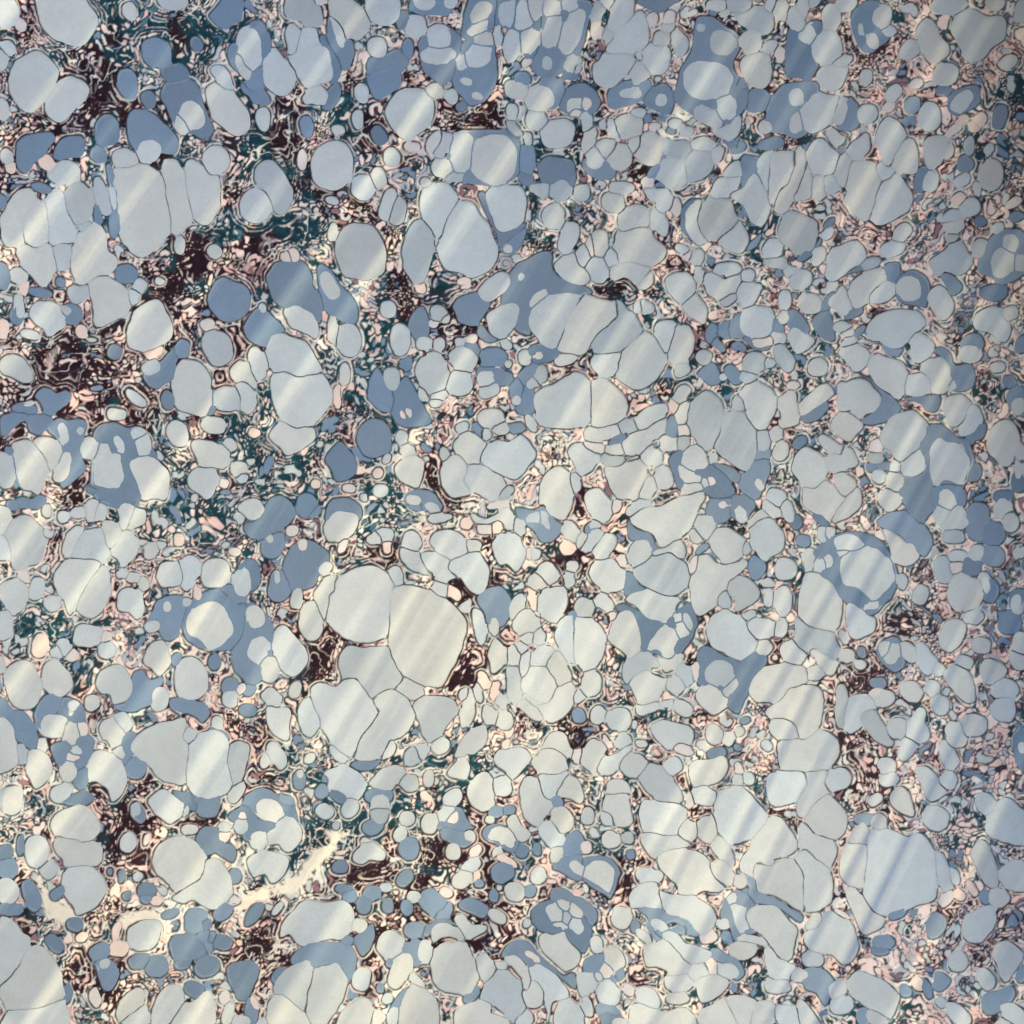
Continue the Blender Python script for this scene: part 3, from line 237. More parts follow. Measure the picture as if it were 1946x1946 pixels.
Lp 48 16 50 8 60 3 72 2 80 6 86 14 91 22 90 32 80 34 72 34 68 28 58 26 50 26;Lp 48 34 52 28 62 27 70 30 72 36 84 34 90 40 90 50 86 54 70 54 58 55 56 48 50 42;Lp 56 64 62 58 76 57 86 60 92 68 92 80 84 90 74 96 68 97 66 88 58 78
L 33 41 9 13;B 20 36 3 8;L 44 57 7 7 -50;B 5 42 7 7;B 8 56 10 8 50;L 7 76 10 12 -30;B 52 78 7 5 -30;B 29 80 6 14 -20;B 9 92 13 5;L 112 34 6.5 9;L 122 63 4 4;B 107 63 2.5 5;B 98 59 2 3;B 122 8 5 9 -20;L 128 32 2 5;B 129 75 8 6;C 137 84 5 4;B 128 83 4 4;B 112 80 4 4
Wp 34 66 42 70 46 78 56 86 64 92 68 99 74 104 66 102 58 104 52 98 44 92 39 86 37 76;Wp 98 104 116 98 128 94 140 98 144 104 128 104 112 104;Lp 134 50 138 38 148 31 160 29 172 34 180 44 180 54 176 66 166 72 156 76 150 72 148 68 138 60
Lp 152 80 168 72 178 62 180 52 190 47 196 54 203 66 204 78 196 88 184 91 178 88 170 84 160 86;L 167 22 7 4;Bp 172 26 184 18 194 20 194 40 184 48 178 40;B 150 96 8 4 -20;B 172 103 10 11;Bp 149 124 152 116 162 114 176 116 188 110 190 120 178 132 166 136 156 136;B 66 106 7 5
Lp 114 108 122 104 132 103 141 106 140 118 132 126 122 127 115 124 113 116;C 105 127 8 6;C 103 111 3 7;C 72 116 5 4;B 89 128 9 7 -20;B 122 137 9 6 -10;Bp 86 138 92 136 100 140 104 150 98 161 92 160 88 148;L 92 140 4.5 4.5;B 138 141 10 9;B 49 122 5 9 -40
Lp -10 104 4 100 14 104 20 112 28 118 26 124 16 140 8 152 0 160 -10 160;Lp 4 172 0 160 10 154 20 140 26 128 34 124 44 130 52 142 56 150 56 168 46 176 36 178 20 180 8 180;Lp 0 196 8 182 22 180 40 178 54 170 60 180 62 196 50 205 0 205;B 60 165 3 8;B 182 142 9 8 -30
L 84 168 4 8 -10;Lp 104 184 106 172 114 164 124 162 128 170 124 178 116 184 108 190;Lp 134 190 136 174 144 162 156 159 161 168 158 180 150 192 148 205 135 205;Lp 108 192 118 184 128 178 131 190 132 205 108 205;Lp 152 190 160 178 172 170 180 164 186 172 188 190 184 205 150 205;B 170 161 9 6 30;B 160 140 6 4
@382 1526
Bp 24 10 32 4 44 0 48 12 60 16 72 10 66 24 58 26 46 32 38 30 36 20 28 14;L 60 8 12 9 10;L 36 9 3 3;L 32 19 6 6;L 20 20 5 5;L 20 29 5 4;L 50 31 7 7;Lp 58 26 64 20 70 13 78 12 86 18 89 28 86 36 78 41 72 38 68 34 60 34;Bp 0 22 16 21 20 34 26 34 31 42 30 50 24 48 14 42 0 46;Lp 42 50 46 44 56 41 66 42 76 47 77 52 72 62 62 68 56 60 46 63
B 31 63 6 7;Lp -10 96 -8 84 0 70 2 54 8 47 16 50 20 60 22 70 16 82 8 88 -2 90;Wp 64 74 78 66 90 58 100 46 112 32 116 20 120 28 116 36 104 52 92 66 84 76 72 78;Wp 32 86 44 78 60 74 62 80 50 84 40 90 34 92;L 108 5 7 6;L 130 4 8 8;L 156 10 7 9;B 151 20 9 6 -20;L 118 19 3 3;L 180 14 6 7;L 175 27 6 6;B 182 39 9 9;B 122 55 7 5
Lp 134 42 140 36 150 33 158 38 161 44 158 48 150 48 146 48 140 51 134 49;L 144 31 4 2 -10;B 178 64 8 6 -40;B 150 78 7 6;L 161 73 5 4;C 171 77 2 2;L 186 81 6 5 20;B 143 89 6 7;B 163 89 5 6;B 180 90 5 6 -20;B 186 109 9 7;B 125 73 7 3;B 130 80 6 5
Lp 70 116 72 104 80 94 92 84 108 86 124 84 132 90 135 98 132 110 124 118 114 118 104 120 94 124 84 122 78 114;L 140 107 6 5;Bp 136 116 142 112 150 106 152 116 148 126 142 130 137 124;B 128 120 4 5 30;B 20 94 9 6 -30;B 28 84 5 4 -30;B 47 96 5 13 40;L 68 91 3 6 40;B 2 105 6 6;B 4 120 9 9;B 20 121 8 6 20;L 30 85 4 3
B 6 142 12 8 -20;Bp 24 142 30 138 44 137 50 144 48 156 42 166 34 170 28 160 24 152;Lp 154 124 156 116 164 112 174 116 178 120 172 130 162 136 156 130;L 174 145 9 15 30;Bp 78 134 84 128 100 122 116 122 130 124 137 134 134 148 128 156 124 146 116 140 104 142 98 146 92 140 82 140;B 68 149 7 6 -40
Lp 65 160 68 150 78 142 90 138 94 136 97 146 94 164 91 180 82 174 76 168 68 166;Lp 98 150 102 144 112 142 120 140 126 148 128 156 122 172 112 188 104 200 96 190 92 180 94 166;Lp 58 180 62 170 72 165 78 170 88 180 94 190 98 205 70 205 60 200;L 141 152 8 10 10;Lp 118 200 120 184 130 176 142 170 150 176 148 190 150 205 120 205
L 20 169 4 6;L 24 184 5 9 20;B 45 181 5 11 -10;C 47 174 3 7 -25;L 36 192 8 6;L 54 192 5 5;L 163 169 5 4 -30;L 168 188 5 10;Bp 164 180 174 164 184 160 176 170 174 190 170 180;B 157 160 3 4;L 155 188 4 8 10
Lp 174 200 175 176 180 164 188 158 200 166 208 180 205 200;L 196 130 7 10;Bp 172 124 184 120 196 122 194 140 180 142 162 140 164 132
@763 1526
L 5 14 6 7;L 25 17 7 8;L 2 28 5 4;Bp 32 6 44 2 54 4 60 14 65 20 58 24 46 22 36 18 33 12;L 46 12 5 5;L 39 8 7 5 -30;Bp 36 22 40 18 50 24 58 26 62 32 56 38 48 36 38 30;L 60 28 5 5;L 46 42 6 7;L 65 41 6 4 -40;L 77 14 4 3;Bp 72 24 80 18 92 20 100 30 102 38 96 42 84 36 74 30
Lp 76 28 80 22 88 20 96 26 99 36 95 39 86 34 78 32;Lp 92 14 100 9 106 18 112 24 110 30 104 33 98 24;Lp 119 24 124 17 130 16 136 26 144 29 142 36 134 39 126 34;L 140 13 9 11 -20;L 161 12 6 9;Bp 136 34 146 26 154 24 160 30 162 40 152 46 140 46 130 50 136 42;L 136 45 5 7 30;L 162 38 4 5;L 182 31 8 7
Bp 132 54 146 46 156 44 160 56 158 66 150 66 138 58;L 154 57 8 5 45;Bp 160 50 170 46 182 48 190 58 188 66 182 82 176 78 162 68;Lp 163 58 168 51 176 50 186 58 185 68 180 79 172 72 162 66;B 118 40 4 5;B 105 42 5 5;L 84 42 4 4;C 92 50 9 3 30;B 88 60 10 8 -20;L 62 54 8 5 -30;L 54 66 9 6 -25;C 66 64 3 3;L 98 76 9 8;L 119 62 7 8 40;C 132 67 4 2
B 80 80 4 5;B 112 76 6 5;B 68 70 4 3;Bp 14 84 18 76 26 74 34 80 40 86 38 94 28 98 20 92;L 12 80 6 5 40;L 39 77 6 4;Bp 28 96 40 86 46 90 42 98 32 100;Bp 50 86 60 82 70 86 76 92 72 100 64 96 56 92;Bp 130 80 134 74 142 74 150 80 158 82 168 92 170 100 164 106 156 96 144 90 134 86
Bp 114 96 118 90 126 86 138 88 146 90 156 94 164 108 166 114 160 128 150 122 140 116 124 112 116 106;L 134 97 7 9 -30;L 143 90 6 4 40;L 152 95 7 5 45;L 144 101 4 5;L 153 108 5 8 -40;L 128 98 2 5 -40;L 138 108 6 2 20;L 110 105 4 3;L 83 98 8 5 30;B 11 108 10 7;B 5 91 6 6 30;Lp 26 112 30 106 38 104 48 110 55 120 44 116 36 117 30 121
Bp 18 112 26 104 40 100 50 106 40 104 28 108 24 116;Lp 47 100 54 97 62 106 74 106 74 110 66 114 60 118 54 112;Lp 27 140 30 130 36 123 46 122 58 124 64 136 67 150 65 160 60 166 50 164 34 162 29 152;L 74 142 7 13 -10;L 87 141 4 3;Lp 120 118 126 114 132 116 142 115 150 124 157 130 154 138 144 146 134 138 124 128
Bp 88 132 98 122 108 120 120 132 132 142 142 150 152 146 152 160 140 152 126 146 110 146 106 136;L 104 123 4 2;L 114 134 8 3 35;Lp 90 134 98 132 106 138 110 150 112 158 108 166 104 150 96 140;Lp 69 168 76 154 86 145 94 146 102 156 106 172 106 182 98 190 90 182 78 174;Lp 112 152 112 144 122 142 134 150 146 164 144 170 132 172 128 190 126 176 116 158
L 116 166 10 12 30;Lp 134 192 136 176 146 171 156 176 160 190 156 205 140 205;L 170 123 5 7 -20;Lp 153 152 158 146 166 148 170 158 164 166 158 166;Bp 160 146 162 134 176 132 190 140 190 152 180 156 168 156;L 186 136 8 10 -30;L 178 147 5 6 -20;L 171 152 3 3;L 180 166 10 10 20;L 164 177 4 7 -20;B 180 180 10 5 20;L 190 192 6 5
Lp 48 190 50 178 66 172 76 176 78 184 90 186 98 200 50 205;Lp 16 195 28 182 38 186 42 205 20 205;Lp -2 175 4 164 12 160 22 166 30 176 22 190 10 205 -5 200;L 14 155 8 3 40;B 62 166 8 4 -40;L 106 188 8 6
@1145 1526
Lp 2 4 4 -8 22 -8 28 8 26 16 18 20 10 20 6 12;L 6 31 8 7;L 21 29 5 5;Lp 33 30 40 25 48 26 54 28 66 28 74 34 60 40 50 44 44 48 38 42;L 74 23 8 9;L 91 22 8 11 -10;Lp 47 52 54 44 62 38 76 40 90 46 94 54 100 66 104 72 100 76 88 74 80 78 68 79 64 70 54 62
Lp 94 38 100 30 108 30 114 44 112 54 100 44;L 104 61 8 12 -35;L 39 63 12 6 5;B 23 43 4 4;L 46 55 2 3;Lp 22 82 26 74 36 70 44 70 48 80 50 90 44 92 32 89 24 90;Lp 49 76 60 80 72 80 84 82 96 92 98 102 92 112 84 114 74 102 62 98 56 96 52 86
Lp 96 10 96 0 140 0 143 10 136 26 126 40 122 50 114 52 112 40 104 28 100 20;Lp 118 54 128 36 138 20 148 11 158 16 166 26 168 38 160 46 148 48 147 54 138 52 132 52 130 62 124 60;Bp 30 90 50 92 60 98 74 102 84 114 74 114 66 104 56 104 48 112 58 118 50 122 40 108 40 98;G 139 32 8 6
L 119 68 6 6;Bp 102 100 106 84 116 76 126 80 132 86 130 96 136 108 128 114 116 120 110 106;L 112 84 4 5 50;Lp 112 92 118 90 126 92 125 100 129 108 122 112 118 110;L 105 105 5 4;Lp 132 58 136 50 142 54 152 52 166 50 174 60 176 78 174 92 160 84 148 78 136 78 134 70;Bp 116 56 126 62 132 60 134 76 150 82 172 94 172 102 156 90 132 84 126 72 118 62
Lp 172 18 180 17 190 24 196 38 194 46 186 40 176 30;Lp 168 48 176 42 186 50 196 56 200 80 190 92 176 92 176 66;Lp 127 98 132 90 144 88 154 90 164 102 170 108 168 122 164 134 156 136 148 124 138 112 130 108;Lp 178 122 182 112 190 108 200 112 208 124 200 136 186 130;L 185 102 6 5 -30
L 16 100 9 9 20;B 29 107 4 5 20;L 36 116 8 4 45;L 92 117 8 4 -20;Bp 42 108 58 110 70 106 72 112 58 114 52 118 46 116;L 50 106 8 5 20;L 12 136 8 10 -45;L 4 147 5 5;Lp 35 128 44 124 56 120 64 128 70 138 76 142 74 148 60 152 54 144 46 140 38 140
Lp 53 116 58 112 66 114 72 122 84 126 95 130 90 136 78 139 70 134 62 124;Bp 72 140 84 138 96 126 106 130 120 138 122 148 116 154 110 142 94 136 82 142;L 84 147 10 6 -10;L 109 147 9 6;L 96 143 4 7 -10;L 66 156 12 7;Lp 82 156 94 150 110 155 104 166 92 172 84 172;L 65 170 10 4 -3;L 122 128 12 7 -5;Lp 118 120 126 115 138 118 144 126 136 124
Lp 141 130 148 128 156 138 168 142 168 150 160 154 150 154 144 146;L 172 150 8 5;B 186 155 12 10;L 152 159 11 6;L 183 136 9 6;L 168 122 8 6;B 10 148 8 6;L 6 165 8 9 40;L 22 162 4 4;L 39 170 12 8 40;Lp 23 182 30 174 44 180 56 184 72 178 80 188 82 205 30 205;Lp 84 184 96 176 108 171 114 186 120 205 90 205
Lp 109 174 116 168 126 168 134 174 128 190 120 200 114 186;L 140 186 10 14 20;Lp 150 182 156 176 168 178 176 188 180 205 160 205 154 192;Bp 0 176 14 184 18 190 10 200 0 200;L 176 182 10 5 45;L 180 190 6 10 -40
@1526 1526
Lp -4 40 0 18 8 18 18 24 26 36 27 46 20 55 14 50 8 44 0 38;Lp 0 50 4 42 14 54 24 56 28 66 28 82 20 92 6 92 0 86;Lp 39 35 42 28 52 18 56 24 55 36 48 36;Lp 32 50 36 38 46 36 56 38 54 60 52 72 44 72 36 68 32 60;L 66 17 7 7;Lp 58 40 58 26 68 24 80 24 92 30 100 26 110 34 116 48 117 66 114 80 108 86 96 90 82 96 66 97 56 84 53 72
L 122 60 5 18 -10;L 115 11 10 9 20;B 51 12 8 6 -20;Lp 70 -5 96 -5 96 12 84 4;Lp 160 16 168 2 180 -2 198 5 198 26 187 36 176 22;Lp 146 44 152 34 160 34 164 46 170 60 166 74 158 70 150 54;Lp 172 66 178 52 190 49 200 56 200 72 182 77;L 169 83 8 8;B 158 82 5 6;L 132 64 3 7;L 124 82 4 8 30;C 136 79 4 4;C 147 73 3 7 -20
Lp 36 76 46 76 56 88 62 96 70 100 68 106 60 110 52 112 44 98;L 10 104 8 5 -30;Lp 2 122 4 112 12 110 16 98 26 96 38 102 44 110 48 122 44 132 34 139 24 130 10 129;L 7 136 8 5;Lp 140 116 142 100 148 96 160 90 166 98 164 108 156 118 148 120;B 115 106 8 12 30;B 70 120 9 6;B 67 128 7 4;Lp 166 132 168 124 178 120 188 126 190 134 182 146 174 154 170 142
Bp 0 146 16 144 26 154 22 164 18 174 10 164 0 160;L 0 150 4 4;L 29 162 9 7 -45;L 33 176 10 6 -5;Lp 39 164 42 150 50 147 60 150 70 154 80 162 84 168 78 182 72 186 62 182 48 172;L 135 137 7 9 20;Bp 116 146 124 148 128 154 118 162 114 156;B 108 160 3 9 -20;C 101 156 5 5 30;L 159 152 7 10 -30;Bp 157 168 170 164 180 158 182 166 172 180 158 184
L 135 183 12 8 40;L 183 183 12 8 30;L 119 173 5 4 -40;L 64 188 9 6 20;B 52 186 6 8;Lp -4 200 -4 172 6 178 14 190 16 205 0 205;B 90 163 5 5;L 175 195 8 6;B 190 148 4 8 30;B 82 97 8 3 -25;L 33 98 6 3 30;L 6 195 6 8"""
# ---------- marbling pattern (numpy) ----------
SRC = 1946.0
def smooth(a, b, x):
    t = np.clip((x - a) / (b - a), 0, 1)
    return t * t * (3 - 2 * t)
def vnoise(x, y, cell, seed):
    r = np.random.RandomState(seed)
    n = int(SRC / cell) + 12
    g = r.rand(n, n).astype(np.float32)
    u = x / cell + 4; v = y / cell + 4
    u = np.clip(u, 0, n - 1.01); v = np.clip(v, 0, n - 1.01)
    i = u.astype(np.int32); j = v.astype(np.int32)
    i = np.minimum(i, n - 2); j = np.minimum(j, n - 2)
    fu = u - i; fv = v - j
    fu = fu * fu * (3 - 2 * fu); fv = fv * fv * (3 - 2 * fv)
    a = g[j, i]; b = g[j, i + 1]; c = g[j + 1, i]; d = g[j + 1, i + 1]
    return (a + (b - a) * fu) * (1 - fv) + (c + (d - c) * fu) * fv
def fbm(x, y, cell, seed, octs=3):
    s = 0; w = 0; a = 1.0
    for o in range(octs):
        s = s + a * vnoise(x, y, cell / 2 ** o, seed + o * 17); w += a; a *= 0.5
    return s / w
def voronoi(x, y, cell, seed, jit=0.9):
    r = np.random.RandomState(seed)
    n = int(2 * SRC / cell) + 40
    jx = ((r.rand(n, n) - .5) * jit + .5).astype(np.float32)
    jy = ((r.rand(n, n) - .5) * jit + .5).astype(np.float32)
    u = x / cell + 16 + n // 8; v = y / cell + 16 + n // 8
    i = np.clip(u.astype(np.int32), 1, n - 2); j = np.clip(v.astype(np.int32), 1, n - 2)
    f1 = np.full(x.shape, 9., np.float32); f2 = f1.copy(); idd = np.zeros(x.shape, np.int32)
    for dj in (-1, 0, 1):
        for di in (-1, 0, 1):
            ii = i + di; jj = j + dj
            d = np.hypot(ii + jx[jj, ii] - u, jj + jy[jj, ii] - v).astype(np.float32)
            m = d < f1
            f2 = np.where(m, f1, np.minimum(f2, d)); f1 = np.where(m, d, f1)
            idd = np.where(m, jj * n + ii, idd)
    rnd = r.rand(n * n, 2).astype(np.float32)
    return f1, f2 - f1, rnd[idd]
def read_shapes():
    out = []; ox = oy = 0
    k = 420 / 193.2
    for ln in SHAPES.strip().split('\n'):
        if ln[0] == '@':
            ox, oy = [float(q) for q in ln[1:].split()]; continue
        for p in ln.split(';'):
            if not p: continue
            h, v = p.split(' ', 1); v = [float(q) for q in v.split()]
            if len(h) == 2:
                P = np.array(v).reshape(-1, 2) * k + (ox, oy)
                n = len(P); Q = []
                for i in range(n):
                    p0, p1, p2, p3 = P[i - 1], P[i], P[(i + 1) % n], P[(i + 2) % n]
                    for t in (0, .33, .67):
                        Q.append(.5 * (2 * p1 + (p2 - p0) * t + (2 * p0 - 5 * p1 + 4 * p2 - p3) * t * t + (3 * p1 - p0 - 3 * p2 + p3) * t ** 3))
                Q = np.array(Q); c = Q.mean(0)
                area = abs(np.sum(Q[:, 0] * np.roll(Q[:, 1], -1) - Q[:, 1] * np.roll(Q[:, 0], -1))) / 2
                bb = (*Q.min(0), *Q.max(0))
                out.append(dict(t=h[0], poly=Q, c=c, area=area, bb=bb))
            else:
                a = math.radians(v[4]) if len(v) > 4 else 0.
                cx, cy, rx, ry = v[0] * k + ox, v[1] * k + oy, v[2] * k, v[3] * k
                ex = math.hypot(rx * math.cos(a), ry * math.sin(a)); ey = math.hypot(rx * math.sin(a), ry * math.cos(a))
                out.append(dict(t=h[0], ell=(cx, cy, rx, ry, a), c=np.array((cx, cy)), area=math.pi * rx * ry, bb=(cx - ex, cy - ey, cx + ex, cy + ey)))
    # the tiles overlap: drop the second tracing of the same spot
    g = 6.0
    def cells(q):
        if 'm' not in q:
            x0, y0, x1, y1 = q['bb']
            X, Y = np.meshgrid(np.arange(math.floor(x0 / g), math.ceil(x1 / g) + 1) * g, np.arange(math.floor(y0 / g), math.ceil(y1 / g) + 1) * g)
            m = sdf(q, X, Y, 0.3) < 1.5
            q['m'] = set(zip((X[m] / g).astype(int).tolist(), (Y[m] / g).astype(int).tolist()))
        return q['m']
    drop = set()
    for i, s in enumerate(out):
        for j in range(i):
            q = out[j]
            if j in drop or q['t'] != s['t'] or s['t'] == 'G': continue
            if s['bb'][0] > q['bb'][2] or s['bb'][2] < q['bb'][0] or s['bb'][1] > q['bb'][3] or s['bb'][3] < q['bb'][1]: continue
            A, B = cells(s), cells(q)
            if not A or not B: continue
            if len(A & B) > .5 * min(len(A), len(B)):
                if s['t'] == 'B' and min(len(A), len(B)) < .5 * max(len(A), len(B)): continue
                drop.add(i if len(A) < len(B) * 1.15 else j)
                if i in drop: break
    return [s for i, s in enumerate(out) if i not in drop]
def sdf(s, X, Y, rnd):
    if 'ell' in s:
        cx, cy, rx, ry, a = s['ell']
        dx = X - cx; dy = Y - cy; c, n = math.cos(a), math.sin(a)
        u = (dx * c + dy * n) / rx; v = (-dx * n + dy * c) / ry
        e = 2.0 + 0.5 * rnd
        k = (np.abs(u) ** e + np.abs(v) ** e) ** (1 / e) + 1e-6
        g = np.hypot(u / rx, v / ry) / np.maximum(np.hypot(u, v), 1e-6)
        return (k - 1) / np.maximum(g, 1e-6) * 1.0
    Q = s['poly']; A = Q; B = np.roll(Q, -1, 0)
    dm = np.full(X.shape, 1e9, np.float32); ins = np.zeros(X.shape, bool)
    for (ax, ay), (bx, by) in zip(A, B):
        ex, ey = bx - ax, by - ay; L = ex * ex + ey * ey + 1e-9
        wx = X - ax; wy = Y - ay
        t = np.clip((wx * ex + wy * ey) / L, 0, 1)
        dm = np.minimum(dm, (wx - ex * t) ** 2 + (wy - ey * t) ** 2)
        if ay != by:
            ins ^= ((ay > Y) != (by > Y)) & (X < (bx - ax) * (Y - ay) / (by - ay) + ax)
    d = np.sqrt(dm)
    return np.where(ins, -d, d)
def fields(N):
    """signed distances to the nearest and second nearest spot of each layer on an N x N lattice over the photographed area"""
    sh = read_shapes()
    px = SRC / (N - 1)
    ax = (np.arange(N) * px).astype(np.float32)
    X0, Y0 = np.meshgrid(ax, ax)
    WX = (fbm(X0, Y0, 46, 5) - .5) * 10 + (fbm(X0, Y0, 15, 9, 2) - .5) * 3
    WY = (fbm(X0, Y0, 46, 55) - .5) * 10 + (fbm(X0, Y0, 15, 99, 2) - .5) * 3
    X = X0 + WX; Y = Y0 + WY
    lay = {}
    for key in ('L', 'B', 'G', 'W'):
        lay[key] = [np.full((N, N), 40., np.float32), np.full((N, N), 60., np.float32), np.full((N, N), -1, np.int32)]
    r = np.random.RandomState(3)
    for n, s in enumerate(sh):
        key = {'L': 'L', 'C': 'L', 'W': 'W', 'B': 'B', 'G': 'G'}[s['t']]
        D1, D2, ID = lay[key]
        m = 22
        x0, y0, x1, y1 = s['bb']
        i0 = max(0, int((x0 - m) / px)); i1 = min(N, int((x1 + m) / px) + 1)
        j0 = max(0, int((y0 - m) / px)); j1 = min(N, int((y1 + m) / px) + 1)
        q = r.rand()
        if i1 - i0 < 2 or j1 - j0 < 2: continue
        sl = (slice(j0, j1), slice(i0, i1))
        d = sdf(s, X[sl], Y[sl], q).astype(np.float32)
        a = D1[sl]; b = D2[sl]; c = ID[sl]
        mk = d < a
        D2[sl] = np.where(mk, a, np.minimum(b, d)); D1[sl] = np.where(mk, d, a); ID[sl] = np.where(mk, n, c)
    return sh, X0, Y0, lay
def lin(*c):
    c = np.array(c, np.float32) / 255
    return np.where(c < .04045, c / 12.92, ((c + .055) / 1.055) ** 2.4).astype(np.float32)
PAL = dict(L=(.440, .496, .462), B=(.132, .203, .264), C=(.64, .54, .44), W=(.72, .69, .52), pink=(.70, .50, .41),
           cream=(.72, .60, .49), white=(.66, .67, .55), teal=(.007, .038, .046), maroon=(.018, .008, .011),
           ink=(.045, .045, .055), mauve=(.24, .145, .15), grey=(.40, .42, .41))
PAL = {k: np.array(v, np.float32) for k, v in PAL.items()}
def zone(X, Y, pts, amp):
    z = np.zeros(X.shape, np.float32); k = SRC / 1932
    px = X[0, 1] - X[0, 0]; N = X.shape[0]
    for i in range(0, len(pts), 3):
        cx, cy, r = pts[i] * k, pts[i + 1] * k, pts[i + 2] * k * 1.1
        i0 = max(0, int((cx - 2 * r) / px)); i1 = min(N, int((cx + 2 * r) / px) + 1)
        j0 = max(0, int((cy - 2 * r) / px)); j1 = min(N, int((cy + 2 * r) / px) + 1)
        if i1 <= i0 or j1 <= j0: continue
        sl = (slice(j0, j1), slice(i0, i1))
        g = np.exp(-((X[sl] - cx) ** 2 + (Y[sl] - cy) ** 2) / (r * r) * 1.1)
        z[sl] = np.maximum(z[sl], g)
    return z * amp
ZM = [60,270,70,190,150,80,120,240,60,20,330,40,340,90,40,520,260,60,560,340,45,640,390,60,640,30,40,380,480,80,500,470,60,740,460,50,300,550,60,170,690,110,60,740,90,220,770,60,470,650,70,420,740,50,860,650,50,780,540,50,870,220,60,700,260,50,150,930,40,700,1050,60,900,1110,50,930,1030,40,610,1250,60,900,1250,60,480,1440,60,700,1640,110,830,1600,60,900,1540,60,820,1760,80,950,1770,50,700,1750,60,240,1590,50,250,1540,50,370,1540,40,180,1830,60,240,1740,50,1090,1060,50,1090,1180,30,1650,90,25,1690,1170,50,1610,1280,50,1600,1420,60,1680,1500,40,1110,1240,40,1090,1380,60,1180,1650,50,330,680,40,560,180,40,1450,1240,40,860,930,40,800,910,40,430,1430,40,500,1400,40,500,1480,40,900,1640,60,780,1690,60,300,300,40,250,200,50,90,30,40,400,560,40,500,1780,50,90,1850,40]
ZT = [200,30,80,290,60,60,400,50,60,450,160,50,480,280,60,570,380,40,510,430,50,430,420,50,300,460,30,1030,370,50,960,230,50,1100,210,40,690,700,60,740,760,60,480,850,80,560,880,80,640,920,60,700,940,60,380,940,70,330,960,50,320,870,40,60,1170,50,150,1270,50,100,1200,50,560,330,30,740,640,50,1180,560,60,1230,600,50,1500,700,40,1560,640,40,930,1120,40,1430,1830,40,1300,1780,40,660,1540,60,750,1520,50,610,1590,50,880,1440,50,830,1430,40,1150,1560,50,1300,740,60,1260,820,40,1830,1560,60,1850,300,60,1900,180,50,340,330,40,340,400,30,660,200,40,1050,270,60,1400,300,50,1640,30,40,1780,60,40,1440,430,60,720,860,50,300,100,40]
ZW = [1050,850,45,880,950,60,700,990,50,780,965,60,570,1650,50,620,1590,45,100,1690,40,700,1500,40,1090,540,30,1040,1360,40,1330,960,30,590,420,40,600,1060,40,1250,220,40,690,520,30,1290,220,30,450,1690,50,300,1700,50,1380,420,40,700,1480,30]
ZP = [1030,900,50,820,790,60,720,330,40,1700,150,80,1800,160,80,1890,240,80,1740,260,60,1650,420,70,1760,400,80,1850,520,50,1500,480,60,1330,460,60,1250,500,50,1400,660,50,1650,700,60,1760,560,50,1870,650,50,1850,900,60,1830,1250,60,1880,1430,80,1790,1420,60,1760,1620,60,1880,1750,70,1700,1800,70,1820,1880,60,1560,1850,50,1860,1040,50,1780,1150,40,1440,350,40,700,100,40,1200,80,50,1340,120,40,1100,1000,40,230,1140,60,260,1200,60,120,1150,40,1650,1830,60,1420,1390,50,730,780,50,1590,240,40]
